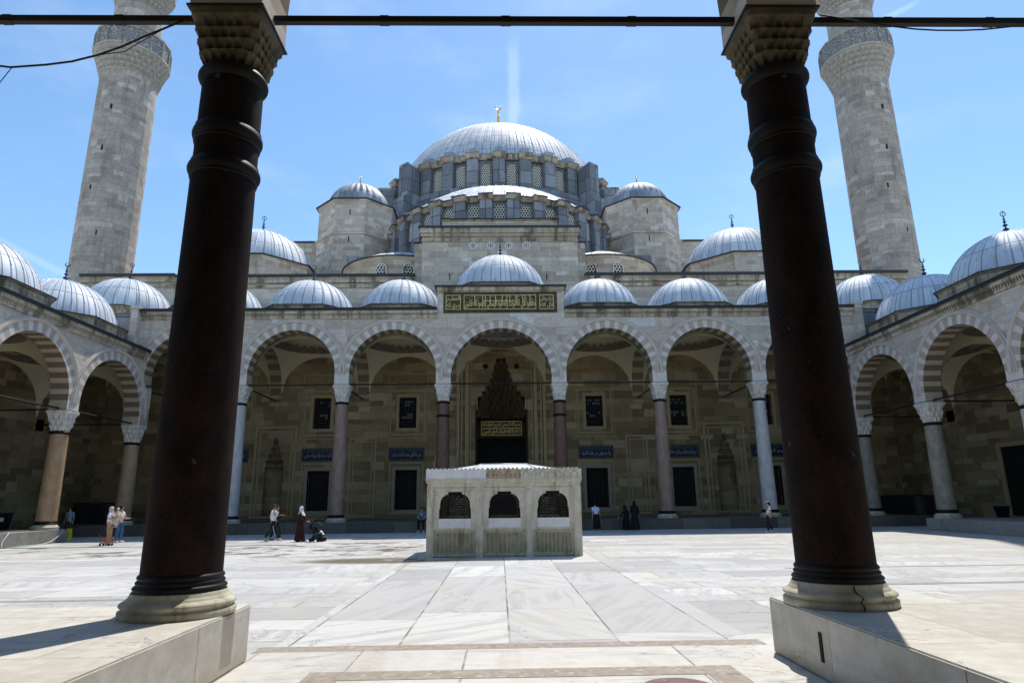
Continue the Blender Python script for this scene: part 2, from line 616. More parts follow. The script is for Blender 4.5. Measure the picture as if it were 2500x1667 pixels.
scene.view_settings.view_transform = 'Standard'
scene.view_settings.look = 'None'
scene.view_settings.exposure = 0.45
scene.view_settings.gamma = 1.0
scene.cycles.use_denoising = True
scene.cycles.max_bounces = 8
scene.cycles.diffuse_bounces = 4
scene.cycles.sample_clamp_indirect = 4.0

# ------------------------------------------------------------------ main dimensions
YF = 40.3            # column line of the mosque-side arcade
XS = 22.86           # column line of the two lower side arcades
YN = 7.62            # column line of the entrance arcade
ZP = 0.62            # height of the raised gallery floors
WC, WS = 7.37, 6.38
FX = [-WC / 2 - 2 * WS - 6.4, -WC / 2 - 2 * WS, -WC / 2 - WS, -WC / 2, WC / 2, WC / 2 + WS, WC / 2 + 2 * WS, WC / 2 + 2 * WS + 6.4]
FX[0], FX[-1] = -XS, XS
SY = [40.3, 33.63, 27.1, 20.6, 14.1, YN]
YB = 46.5            # front wall of the mosque

# ------------------------------------------------------------------ courtyard floor
g = G('courtyard_marble', 0.5, 0.35)
P = g.sep(g.pos())
px, py = P[0], P[1]
ra, da, ia = g.blocks(py, g.math('ADD', px, 0.02), 3.4, 1.42, 0.99)
rb, db, ib = g.blocks(px, g.math('ADD', py, 0.35), 2.3, 0.95, 1.0)
mid = g.math('MULTIPLY', g.math('LESS_THAN', g.math('ABSOLUTE', g.math('ADD', px, -0.06)), 3.1), g.math('GREATER_THAN', py, 8.93))
r = g.math('ADD', g.math('MULTIPLY', ra, mid), g.math('MULTIPLY', rb, g.math('SUBTRACT', 1.0, mid)))
d = g.math('ADD', g.math('MULTIPLY', da, mid), g.math('MULTIPLY', db, g.math('SUBTRACT', 1.0, mid)))
c = g.ramp(r, [(0, (0.40, 0.396, 0.395)), (0.25, (0.51, 0.505, 0.492)), (0.5, (0.585, 0.577, 0.558)), (0.75, (0.64, 0.633, 0.615)), (1, (0.46, 0.457, 0.46))])
ang = g.math('MULTIPLY', r, 6.0)
vx = g.math('ADD', g.math('MULTIPLY', px, g.math('COSINE', ang)), g.math('MULTIPLY', py, g.math('SINE', ang)))
vy = g.math('SUBTRACT', g.math('MULTIPLY', py, g.math('COSINE', ang)), g.math('MULTIPLY', px, g.math('SINE', ang)))
vv = g.comb(g.math('MULTIPLY', vx, 0.35), g.math('MULTIPLY', vy, 2.6), g.math('MULTIPLY', r, 31.0))
v1 = g.noise(vv, 1.5, 7, 0.62, 0.5)
c = g.mix(g.math('MULTIPLY', g.sstep(v1, 0.45, 0.64), 0.62), c, (0.38, 0.378, 0.385))
c = g.mix(g.math('MULTIPLY', g.sstep(v1, 0.62, 0.75), 0.5), c, (0.27, 0.27, 0.30))
v2 = g.noise(g.comb(px, py, 2.0), 0.45, 6, 0.65)
c = g.mix(g.math('MULTIPLY', g.sstep(v2, 0.52, 0.68), 0.5), c, (0.52, 0.485, 0.40))
v3 = g.noise(g.comb(px, py, 7.0), 9.0, 5, 0.7)
c = g.mix(g.math('MULTIPLY', g.sstep(v3, 0.58, 0.75), 0.22), c, (0.30, 0.28, 0.25))
# greyer, more worn paving to the right and far side
far_r = g.math('MULTIPLY', g.sstep(px, 4.0, 12.0), g.sstep(py, 14.0, 24.0))
c = g.mix(g.math('MULTIPLY', far_r, 0.35), c, (0.46, 0.43, 0.36))
cn = g.noise(g.comb(px, py, 30.0), 0.42, 6, 0.62, 0.4)
cm = g.noise(g.comb(px, py, 40.0), 0.3, 3)
ck = g.math('MULTIPLY', g.math('SUBTRACT', 1.0, g.sstep(g.math('ABSOLUTE', g.math('SUBTRACT', cn, 0.5)), 0.001, 0.005)), g.sstep(cm, 0.45, 0.55))
c = g.mix(g.math('MULTIPLY', ck, 0.55), c, (0.14, 0.12, 0.09))
# wet, muddied patches left of the fountain
wn_ = g.noise(g.comb(g.math('MULTIPLY', px, 0.55), g.math('MULTIPLY', py, 0.5), 0.0), 1.5, 6, 0.62)


def blob(cx, cy, rx, ry):
    a = g.math('POWER', g.math('DIVIDE', g.math('SUBTRACT', px, cx), rx), 2.0)
    b = g.math('POWER', g.math('DIVIDE', g.math('SUBTRACT', py, cy), ry), 2.0)
    return g.math('SUBTRACT', 1.0, g.sstep(g.math('ADD', a, b), 0.25, 1.0))


wet = g.math('MAXIMUM', g.math('MAXIMUM', blob(-7.2, 27.0, 6.0, 5.0), blob(-13.0, 25.5, 4.5, 3.5)), blob(-22.0, 28.0, 6.0, 2.5))
wet = g.math('MULTIPLY', wet, g.sstep(wn_, 0.5, 0.6))
pud = g.math('MULTIPLY', blob(-3.7, 21.2, 3.2, 1.3), g.sstep(g.noise(g.comb(px, py, 3.0), 0.8, 4), 0.34, 0.46))
wet = g.math('MAXIMUM', wet, pud)
c = g.mix(g.math('MULTIPLY', wet, 0.75), c, (0.20, 0.165, 0.095))
j = g.math('SUBTRACT', 1.0, g.sstep(d, 0.006, 0.022))
jn = g.noise(g.comb(px, py, 1.0), 1.7, 4)
c = g.mix(g.math('MULTIPLY', j, g.math('ADD', 0.25, g.math('MULTIPLY', g.sstep(jn, 0.4, 0.6), 0.6))), c, (0.10, 0.085, 0.06))
g.color(c)
g.put(g.b.inputs['Roughness'], g.math('SUBTRACT', g.math('ADD', 0.38, g.math('MULTIPLY', v3, 0.3)), g.math('MULTIPLY', wet, 0.3)))
g.bump(g.math('ADD', g.math('MULTIPLY', j, -1.0), g.math('ADD', g.math('MULTIPLY', v3, 0.3), g.math('MULTIPLY', r, 0.4))), 0.25, 0.012)
M['floor'] = g.m

mb = MB()
mb.quadstrip([[(x, y, 0.0) for x in (-900, -40, -10, 10, 40, 900)] for y in (-900, -20, 10, 30, 60, 2500)], smooth=False)
structure(mb, 'ground', M['floor'])

M['breccia'] = G('brown_breccia', 0.6, 0.3).m
g = G('brown_breccia_paving', 0.65, 0.3)
p = g.pos()
vo = g.voro(p, 16.0)
c = g.ramp(g.white(vo[1])[0], [(0, (0.29, 0.245, 0.205)), (0.5, (0.335, 0.29, 0.245)), (0.9, (0.36, 0.318, 0.272)), (1, (0.44, 0.405, 0.355))])
n = g.noise(p, 6.0, 6, 0.7)
c = g.mix(g.math('MULTIPLY', g.sstep(n, 0.5, 0.7), 0.5), c, (0.20, 0.155, 0.12))
s = g.sep(p)
g.color(c)
g.bump(n, 0.4, 0.01)
M['breccia'] = g.m
M['purple'] = porphyry('purple_porphyry_disc', (0.16, 0.095, 0.10), (0.22, 0.14, 0.145), 0.5)
M['slab'] = ashlar('pale_marble_slabs', [(0, (0.50, 0.49, 0.475)), (0.5, (0.58, 0.565, 0.53)), (1, (0.63, 0.615, 0.58))], 1.7, 3.0, 0.012, 0.7, 0.12, 0.45,
                   (0.36, 0.32, 0.24), 0.6, (0.38, 0.385, 0.42), 0.5, crack=0.4, lo=0.46, hi=0.7)


def strip(name, x0, x1, y0, y1, mat, z=0.004):
    mb = MB()
    mb.face([mb.v(x0, y0, z), mb.v(x1, y0, z), mb.v(x1, y1, z), mb.v(x0, y1, z)])
    return structure(mb, name, mat)


strip('paving_band', -3.2, 3.2, 8.63, 8.93, M['breccia'])
strip('paving_slabs', -3.12, 3.12, 1.0, 8.622, M['slab'])
strip('paving_band', -2.2, 2.38, 7.27, 7.62, M['breccia'], 0.008)
strip('paving_band', -2.2, -1.85, 3.0, 7.262, M['breccia'], 0.008)
strip('paving_band', 2.03, 2.38, 3.0, 7.262, M['breccia'], 0.008)
mb = MB()
vs = [mb.v(1.6 + 0.36 * cos(a), 6.78 + 0.36 * sin(a), 0.012) for a in [2 * pi * k / 40 for k in range(40)]]
mb.face(vs)
structure(mb, 'paving_disc', M['purple'])
for x0, x1, y0, y1 in ((6.6, 13.0, 13.9, 14.15), (6.6, 6.85, 11.7, 13.89), (6.86, 13.0, 11.45, 11.7), (7.2, 14, 17.2, 17.4), (-16, -6, 13.3, 13.5)):
    strip('paving_band', x0, x1, y0, y1, M['breccia'])

# ------------------------------------------------------------------ raised gallery floors
M['platform'] = ashlar('platform_marble', [(0, (0.50, 0.49, 0.47)), (0.5, (0.58, 0.57, 0.535)), (1, (0.64, 0.63, 0.60))], 2.4, 1.3, 0.006, 0.8, 0.10, 0.35,
                       (0.30, 0.25, 0.16), 0.4, (0.40, 0.385, 0.37), 0.6, crack=0.7, lo=0.46, hi=0.7)


def plinth_post(g, c, u, v):
    P_ = g.sep(g.pos())
    n_ = g.noise(g.pos(), 3.0, 5, 0.65)
    # rust-brown patch on the left plinth, damp dirt along the foot of both
    e_ = g.math('MULTIPLY', g.math('SUBTRACT', n_, 0.5), 0.12)
    yy, zz_ = g.math('ADD', P_[1], e_), g.math('ADD', P_[2], e_)
    m_ = g.math('MULTIPLY', g.math('MULTIPLY', g.sstep(yy, 7.40, 7.46), g.math('SUBTRACT', 1.0, g.sstep(yy, 7.72, 7.78))), g.math('LESS_THAN', P_[0], 0.0))
    m_ = g.math('MULTIPLY', m_, g.sstep(zz_, 0.06, 0.10))
    m_ = g.math('MULTIPLY', m_, g.math('GREATER_THAN', P_[0], -3.16))
    c = g.mix(g.math('MULTIPLY', m_, 0.7), c, (0.25, 0.20, 0.165))
    f_ = g.math('SUBTRACT', 1.0, g.sstep(g.math('ADD', P_[2], g.math('MULTIPLY', e_, 2.0)), 0.02, 0.20))
    c = g.mix(g.math('MULTIPLY', f_, 0.5), c, (0.33, 0.28, 0.14))
    big = g.noise(g.pos(), 0.9, 5, 0.6)
    return g.mix(g.math('MULTIPLY', g.sstep(big, 0.45, 0.7), 0.4), c, (0.43, 0.395, 0.31))


M['plinth'] = ashlar('plinth_marble', [(0, (0.48, 0.46, 0.42)), (0.5, (0.545, 0.525, 0.475)), (1, (0.60, 0.585, 0.54))], 2.6, 1.9, 0.006, 0.8, 0.16, 0.45,
                     (0.30, 0.25, 0.16), 0.45, (0.40, 0.385, 0.36), 0.6, crack=0.5, lo=0.46, hi=0.7, post=plinth_post)
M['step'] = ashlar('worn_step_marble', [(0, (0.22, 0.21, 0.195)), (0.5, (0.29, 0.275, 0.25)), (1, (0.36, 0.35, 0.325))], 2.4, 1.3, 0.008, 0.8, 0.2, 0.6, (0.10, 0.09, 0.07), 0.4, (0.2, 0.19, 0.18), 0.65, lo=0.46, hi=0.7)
M['platform_dark'] = ashlar('shaded_platform_stone', [(0, (0.085, 0.08, 0.068)), (0.5, (0.12, 0.113, 0.098)), (1, (0.17, 0.162, 0.145))], 1.9, 0.9, 0.012, 0.6, 0.2, 0.7, (0.06, 0.055, 0.045))  # darker copy of the platform marble, shade put into its colour


def platform(label, boxes, mat, edge=0.0):
    t = thing('raised_platform', label, 'platform', (boxes[0][0], boxes[0][2], 0))
    mb = MB()
    x0, x1, y0, y1 = boxes[0]
    for x0, x1, y0, y1 in boxes:
        mb.box(x0, x1, y0, y1, 0.0, ZP)
    bmesh.ops.bevel(mb.bm, geom=mb.bm.edges[:], offset=0.016, segments=2, affect='EDGES')
    mb.build('slab', mat, t)
    return t


platform('pale marble plinth under the left foreground column', [(-14.0, -3.11, 1.6, 8.22)], M['plinth'], 0.0)
platform('pale marble plinth with a dark slot under the right foreground column', [(3.11, 14.0, 1.6, 8.2)], M['plinth'], 0.0)
mb = MB()
mb.box(3.10, 3.115, 6.93, 6.99, 0.17, 0.45)
tag(mb.build('slot', M['dark'], bpy.data.objects['raised_platform.001']))
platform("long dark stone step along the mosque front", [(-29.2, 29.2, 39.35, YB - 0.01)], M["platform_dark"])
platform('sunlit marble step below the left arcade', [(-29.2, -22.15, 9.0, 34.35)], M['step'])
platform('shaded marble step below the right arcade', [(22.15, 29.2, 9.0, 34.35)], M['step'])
# ------------------------------------------------------------------ columns
def superell(r_round, half, t, a):
    p = 2.0 + 8.0 * t
    s = r_round * (1 - t) + half * t
    return s / (abs(cos(a)) ** p + abs(sin(a)) ** p) ** (1 / p)


def capital_mesh(mb, r0, half, z0, z1, tiers=3, n=96, cells=16, depth=0.05):
    """stalactite capital: round below, square above, tiers of little hollow niches"""
    rows = []
    zt = z1 - 0.16 * (z1 - z0)
    per = 6
    rows.append([(r0 * 0.98 * cos(2 * pi * j / n), r0 * 0.98 * sin(2 * pi * j / n), z0) for j in range(n)])
    for k in range(tiers):
        for q in range(per):
            f = q / (per - 1)
            t = min(1.0, (k + 0.15 + 0.85 * f ** 1.5) / tiers)
            z = z0 + (zt - z0) * (k + f * 0.97 + 0.02) / tiers
            row = []
            for j in range(n):
                a = 2 * pi * j / n
                ph = cells * a / 2 + (pi / 2 if k % 2 else 0)
                sc = abs(sin(ph)) ** 0.7
                d = depth * (1 - f ** 2) * sc + 0.012 * (1 - sc)
                r = superell(r0, half, t, a) - d
                row.append((r * cos(a), r * sin(a), z))
            rows.append(row)
    for z, e in ((zt + 0.001, 0.0), (zt + 0.02, 0.02), (z1 - 0.02, 0.03), (z1, 0.03)):
        rows.append([(superell(r0, half + e, 1, 2 * pi * j / n) * cos(2 * pi * j / n), superell(r0, half + e, 1, 2 * pi * j / n) * sin(2 * pi * j / n), z) for j in range(n)])
    V = mb.quadstrip(rows, True, False)
    mb.face(V[-1])


def torus_prof(r, z, h, out, k=6):
    """half-round ring profile bulging by out over height h"""
    return [(r + out * sin(pi * i / k), z + h * i / k) for i in range(k + 1)]


def column(label, kind, x, y, mat, group, zc, zcap, rb, rt, half, extra=(), capmat=None, basemat=None, collar=0.15):
    t = thing('column', label, 'column', (x, y, ZP), 0, group)
    zs = 0.30
    mb = MB()   # base (local coordinates, z from the platform)
    prof = [(rb + 0.165, 0.0), (rb + 0.172, 0.02), (rb + 0.172, 0.065), (rb + 0.155, 0.075), (rb + 0.135, 0.08)]
    prof += torus_prof(rb + 0.115, 0.085, 0.085, 0.055)[1:] + [(rb + 0.10, 0.175), (rb + 0.10, 0.19), (rb + 0.088, 0.195), (rb + 0.075, 0.22), (rb + 0.07, 0.24), (rb + 0.06, 0.25)]
    mb.lathe(prof, 48)
    mb.build('base', basemat or M['base_marble'], t, world=False)
    mb = MB()
    mb.lathe([(rb + 0.06, 0.251)] + torus_prof(rb + 0.03, 0.26, 0.06, 0.03)[1:] + torus_prof(rb + 0.015, 0.32, 0.05, 0.02)[1:] + torus_prof(rb + 0.005, 0.37, 0.06, 0.02)[1:] + [(rb - 0.01, 0.435)], 48)
    mb.build('base_ring', M['bronze'], t, world=False)
    mb = MB()
    H0, H1 = 0.435, zc - ZP - 0.02
    mb.lathe([(rb + (rt - rb) * (i / 10) ** 1.15, H0 + (H1 - H0) * i / 10) for i in range(11)], 48)
    mb.build('shaft', mat, t, world=False)
    mb = MB()
    mb.lathe([(rt - 0.02, H1 - 0.06)] + torus_prof(rt + 0.005, H1 - 0.05, collar, 0.055, 10) + [(rt - 0.02, H1 - 0.05 + collar + 0.02)], 48)
    mb.build('collar', M['bronze'], t, world=False)
    for ze, ro, hh in extra:
        mb = MB()
        rr = rb + (rt - rb) * ((ze - ZP - H0) / (H1 - H0)) ** 1.15
        z0 = ze - ZP - hh / 2
        mb.lathe([(rr - 0.02, z0 - 0.02), (rr + 0.015, z0 - 0.02), (rr + 0.02, z0)] + torus_prof(rr + 0.01, z0 + 0.01, hh, ro, 10) + [(rr + 0.02, z0 + hh + 0.02), (rr - 0.02, z0 + hh + 0.03)], 48)
        mb.build('ring', M['bronze'], t, world=False)
    mb = MB()
    near = kind == 'near'
    capital_mesh(mb, rt + 0.0, half, H1 - 0.05 + collar, zcap - ZP, 4 if near else 3, 176 if near else 80, 22 if near else 11, 0.075 if near else 0.10)
    mb.build('capital', capmat or M['capital'], t, world=False)
    return t


GN = 'dark foreground columns of the entrance portico'
GF = 'tall columns of the mosque front arcade'
GS = 'short columns of the lower side arcades'
NR = ((6.43, 0.036, 0.20), (5.93, 0.042, 0.19))
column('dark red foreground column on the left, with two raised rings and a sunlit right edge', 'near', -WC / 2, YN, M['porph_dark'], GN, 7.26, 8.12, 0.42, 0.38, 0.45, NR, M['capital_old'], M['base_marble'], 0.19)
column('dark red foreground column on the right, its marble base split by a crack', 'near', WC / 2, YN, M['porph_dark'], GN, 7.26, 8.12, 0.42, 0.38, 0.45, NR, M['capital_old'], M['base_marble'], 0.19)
EX = ((6.95, 0.05, 0.12),)
FC = [(1, M['greymb'], 'white marble column with sun on it, just right of the left foreground column', ()),
      (2, M['pinkgr'], 'pink brown column behind the woman with the pushchair', ()),
      (3, M['porph'], 'reddish brown column with a second black ring, left of the portal', EX),
      (4, M['porph'], 'reddish brown column with a second black ring, right of the portal', EX),
      (5, M['pinkgr'], 'pale pink granite column beside the two women in black', ()),
      (6, M['greymb'], 'grey marble column with white streaks behind the woman in the sun visor', ())]
for i, m, lb, ex in FC:
    column(lb, 'far', FX[i], YF, m, GF, 7.80, 8.93, 0.455, 0.375, 0.52, ex)
for i, m, lb in ((0, M['tangr'], 'brown column at the left inner corner behind the couple'),
                 (7, M['greengr'], 'greenish column at the right inner corner, half hidden by the foreground column')):
    column(lb, 'side', FX[i], YF, m, GS, 5.42, 6.55, 0.46, 0.41, 0.53)
column('tan granite column standing on the sunlit left step', 'side', -XS, SY[1], M['tangr'], GS, 5.42, 6.55, 0.46, 0.41, 0.53)
column('grey green column of the right arcade nearest the corner', 'side', XS, SY[1], M['greengr'], GS, 5.42, 6.55, 0.46, 0.41, 0.53)
sc = {}
RC = [o for o in bpy.data.objects if o.name.startswith('column') and 'split by a crack' in o.get('label', '')][0]
mb = MB()
ca_ = atan2(-7.62, -3.81) + 0.33
mb.tube([(r_ * cos(ca_ + da_), r_ * sin(ca_ + da_), z_) for r_, z_, da_ in ((0.588, 0.0, 0.06), (0.594, 0.06, 0.05), (0.565, 0.085, 0.03), (0.592, 0.128, 0.06), (0.54, 0.168, 0.0), (0.518, 0.20, -0.03), (0.49, 0.24, -0.02))], 0.007, 5)
mb.build('crack', M['dark'], RC, world=False)
for k, nm in ((2, 'second'), (3, 'third'), (4, 'fourth')):
    column('%s column from the corner along the left arcade' % nm, 'side', -XS, SY[k], M['greymb'], GS, 5.42, 6.55, 0.46, 0.41, 0.53)
    column('%s column from the corner along the right arcade' % nm, 'side', XS, SY[k], M['greymb'], GS, 5.42, 6.55, 0.46, 0.41, 0.53)
for s, nm in ((-1, 'left'), (1, 'right')):
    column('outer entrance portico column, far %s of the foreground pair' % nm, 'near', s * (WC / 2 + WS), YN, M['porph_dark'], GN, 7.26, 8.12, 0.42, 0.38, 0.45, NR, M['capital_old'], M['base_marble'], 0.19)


# ------------------------------------------------------------------ arcades
def arch_pts(a, z0, rise, n=28):
    """two-centred arch from (-a,z0) over (0,z0+rise) to (a,z0)"""
    cc = max(0.0, (rise * rise - a * a) / (2 * a))
    R = a + cc
    t1 = atan2(rise, cc) if cc > 1e-6 else pi / 2
    L = []
    for i in range(n // 2 + 1):
        t = t1 * i / (n // 2)
        L.append((cc - R * cos(t), z0 + R * sin(t)))
    return L + [(-x, z) for x, z in reversed(L[:-1])]


def offset_arch(a, z0, rise, d, n=28):
    cc = max(0.0, (rise * rise - a * a) / (2 * a))
    R = a + cc + d
    rise2 = sqrt(max(R * R - cc * cc, 0.01))
    return arch_pts(a + d, z0, rise2, n)


def voussoirs(mb, uc, a, zl, z0, rise, d0, d1, thick, per_leg, n, stripe=False):
    """ring of alternating stones; zl = foot of the vertical legs"""
    I, O = arch_pts(a, z0, rise, 9 * n + 5), offset_arch(a, z0, rise, thick, 9 * n + 5)
    idx, q = [0], 0
    while q < 9 * n + 5:
        q += 5 if len(idx) % 2 else 4
        idx.append(q)
    I, O = [I[k] for k in idx], [O[k] for k in idx]
    I = [(-a, zl + (z0 - zl) * k / per_leg) for k in range(per_leg)] + I + [(a, z0 - (z0 - zl) * (k + 1) / per_leg) for k in range(per_leg)]
    O = [(-a - thick, zl + (z0 - zl) * k / per_leg) for k in range(per_leg)] + O + [(a + thick, z0 - (z0 - zl) * (k + 1) / per_leg) for k in range(per_leg)]
    N = len(I) - 1
    for k in range(N):
        j = random.uniform(-0.006, 0.006)
        q = []
        for d in (d0 + j, d1 - j):
            q += [mb.v(uc + I[k][0], d, I[k][1]), mb.v(uc + I[k + 1][0], d, I[k + 1][1]), mb.v(uc + O[k + 1][0], d, O[k + 1][1]), mb.v(uc + O[k][0], d, O[k][1])]
        for f in ((0, 1, 2, 3), (7, 6, 5, 4), (1, 0, 4, 5), (2, 1, 5, 6), (3, 2, 6, 7), (0, 3, 7, 4)):
            mb.mi = (k + per_leg) % 2 + (2 if f[0] == 1 and stripe else 0)
            mb.face([q[i] for i in f])
    mb.mi = 0


def ring_moulding(mb, uc, a, zl, z0, rise, d_in, d_out, dep0, dep1, n=36):
    I = [(-a - d_in, zl)] + offset_arch(a, z0, rise, d_in, n) + [(a + d_in, zl)]
    O = [(-a - d_out, zl)] + offset_arch(a, z0, rise, d_out, n) + [(a + d_out, zl)]
    rows = []
    for (ix, iz), (ox, oz) in zip(I, O):
        mx, mz = ix * 0.45 + ox * 0.55, iz * 0.45 + oz * 0.55
        rows.append([(uc + ix, dep1, iz), (uc + ix, dep0 - 0.0, iz), (uc + mx, dep0 - 0.035, mz), (uc + mx, dep0 + 0.03, mz), (uc + ox, dep0 + 0.02, oz), (uc + ox, dep1, oz)])
    mb.quadstrip(rows, False, False)


def arcade(label, us, T, zs, zl, bays, ztop, name='arcade', th=0.45, inner=None, ends=(0.5, 0.5), cornice=True, gap=False):
    """us: column positions; bays: (half span, rise) per bay; T maps (u, depth, z); depth 0 = column line, negative = courtyard side"""
    t = thing(name, label, 'arcade', T(sum(us) / len(us), 0, ZP))
    poly = [(us[0] - ends[0], zl), ]
    for i, (a, rise, zs) in enumerate(bays):
        uc = (us[i] + us[i + 1]) / 2
        poly += [(uc - a - 0.02, zl)] + [(uc + x * (a + 0.02) / a, z + (0.02 if 0 < k < 40 else 0)) for k, (x, z) in enumerate(arch_pts(a, zs, rise, 40))] + [(uc + a + 0.02, zl)]
    poly += [(us[-1] + ends[1], zl), (us[-1] + ends[1], ztop), (us[0] - ends[0], ztop)]
    mb = MB(T)
    mb.prism(poly, -th, th)
    mb.build('wall', M['arcade'], t)
    for i, (a, rise, zs) in enumerate(bays):
        uc = (us[i] + us[i + 1]) / 2
        mb = MB(T)
        voussoirs(mb, uc, a, zl, zs, rise, -th - 0.02, th + 0.02, 0.50, 1, 15 if a < 3 else 17, True)
        mats = [M['vous_a'], M['vous_b'], M['vous_d'], M['vous_e']]
        mb.build('arch', mats, t)
        mb = MB(T)
        ring_moulding(mb, uc, a, zs - 0.1, zs, rise, 0.502, 0.74, -th - 0.09, -th + 0.002)
        mb.build('archivolt', M['mould'], t)
    # cornice in two parts: carved band and lead flashing
    if cornice:
        ua, ub = us[0] - ends[0] + 0.002, us[-1] + ends[1] - 0.002
        for u0, u1 in (((ua, -4.13), (4.13, ub)) if gap else ((ua, ub),)):
            mb = MB(T)
            mb.box(u0, u1, -th - 0.09, -th - 0.003, ztop - 0.62, ztop - 0.36)
            mb.box(u0, u1, -th - 0.22, -th - 0.003, ztop - 0.30, ztop - 0.12)
            k = u0 + 0.06
            while k < u1 - 0.15:
                mb.box(k, k + 0.10, -th - 0.19, -th - 0.003, ztop - 0.359, ztop - 0.301)
                mb.box(k + 0.02, k + 0.08, -th - 0.14, -th - 0.092, ztop - 0.47, ztop - 0.361)
                k += 0.17
            mb.build('cornice', M['trim'], t)
            mb = MB(T)
            mb.box(u0, u1, -th - 0.30, -th - 0.003, ztop - 0.118, ztop - 0.03)
            mb.box(u0, u1, -th - 0.33, th, ztop + 0.002, ztop + 0.06)
            mb.build('flashing', M['leadflash'], t)
    return t


def tie_rod(T, u0, u1, z, d=0.0, r=0.05, parent=None, mat=None):
    mb = MB(T)
    n = 6
    mb.tube([(u0 + (u1 - u0) * k / n, d, z - 0.015 * sin(pi * k / n)) for k in range(n + 1)], r, 8)
    return mb.build('tie_rod', mat or M['iron'], parent)


def dome_mesh(mb, cx, cy, cz, R, z0, nrib, rw=0.034, rh=0.032, seg=72, flat=1.0, a0=0, a1=2 * pi):
    th0 = math.asin(max(-1, min(1, (z0 - cz) / (R * flat))))
    prof = [(R * cos(th0 + (pi / 2 - th0) * i / 18) if i < 18 else 0.02, cz + R * flat * sin(th0 + (pi / 2 - th0) * i / 18)) for i in range(19)]
    mb.lathe(prof, seg, cx, cy, a0, a1)
    for k in range(nrib):
        a = a0 + (a1 - a0) * (k + 0.5) / nrib
        ca, sa = cos(a), sin(a)
        rows = []
        for i, (r, z) in enumerate(prof[:18]):
            t = th0 + (pi / 2 - th0) * i / 18
            nr, nz = cos(t), sin(t)
            wv = min(rw, r * 0.25)
            row = []
            for s, h in ((-1, -0.01), (-0.7, rh), (0.7, rh), (1, -0.01)):
                rr = r + nr * h
                row.append((cx + rr * ca - sa * s * wv, cy + rr * sa + ca * s * wv, z + nz * h))
            rows.append(row)
        mb.quadstrip(rows, False, True)


def finial_mesh(mb, x, y, z, h, crescent='c', s=1.0):
    """stack of knobs on a spike, crescent or ring on top"""
    q = h
    prof = [(0.16 * s, z - 0.05 * q), (0.17 * s, z), (0.06 * s, z + 0.05 * q), (0.05 * s, z + 0.10 * q)]
    for zz, rr, hh in ((0.12, 0.15, 0.16), (0.33, 0.12, 0.12), (0.50, 0.09, 0.08), (0.62, 0.06, 0.06)):
        prof += [(0.035 * s + (rr - 0.035) * s * sin(pi * i / 6), z + q * (zz + hh * i / 6)) for i in range(7)]
    prof += [(0.03 * s, z + q * 0.72), (0.02 * s, z + q * 0.76)]
    mb.lathe(prof, 12, x, y)
    c = z + q * 0.88
    rad = q * 0.105
    if crescent == 'c':
        pts = [(x + rad * cos(a), y, c + rad * sin(a)) for a in [radians(120 + 300 * i / 16) for i in range(17)]]
        mb.tube(pts, [0.012 * s + 0.03 * s * sin(pi * i / 16) for i in range(17)], 6)
    else:
        mb.tube([(x + rad * cos(2 * pi * i / 16), y, c + rad * sin(2 * pi * i / 16)) for i in range(16)], 0.022 * s, 6, True)
        mb.tube([(x, y, z + q * 0.76), (x, y, c + rad * 1.4)], 0.016 * s, 6)


def octo(cx, cy, h, ch, z):
    """chamfered square outline"""
    return [(cx + h, cy - h + ch, z), (cx + h, cy + h - ch, z), (cx + h - ch, cy + h, z), (cx - h + ch, cy + h, z), (cx - h, cy + h - ch, z), (cx - h, cy - h + ch, z), (cx - h + ch, cy - h, z), (cx + h - ch, cy - h, z)]


def gallery_dome(parent, cx, cy, cz, R, zb, zd, fin_h, fin='c', hs=3.02, ch=1.5):
    """one small dome over a bay: stone drum, lead eave, ribbed lead dome, finial"""
    mb = MB()
    V = mb.quadstrip([octo(cx, cy, hs - 0.13, ch, zd), octo(cx, cy, hs - 0.13, ch, zb - 0.13), octo(cx, cy, hs - 0.03, ch, zb - 0.09), octo(cx, cy, hs - 0.03, ch, zb - 0.05)], True, False)
    dr = mb.build('drum', M['trim'], parent)
    mb = MB()
    V = mb.quadstrip([octo(cx, cy, hs - 0.04, ch, zb - 0.049), octo(cx, cy, hs + 0.03, ch, zb - 0.045), octo(cx, cy, hs + 0.03, ch, zb), octo(cx, cy, hs - 0.25, ch, zb + 0.10), octo(cx, cy, hs - 0.8, ch - 0.3, zb + 0.14)], True, False)
    mb.build('eave', M['leadflash'], parent)
    mb = MB()
    dome_mesh(mb, cx, cy, cz, R, zb + 0.02, 28)
    dm = mb.build('dome', M['dome'], parent)
    if fin_h:
        mb = MB()
        finial_mesh(mb, cx, cy, cz + R - 0.02, fin_h, fin, 1.0)
        mb.build('finial', M['finial'], dm)
    return dm


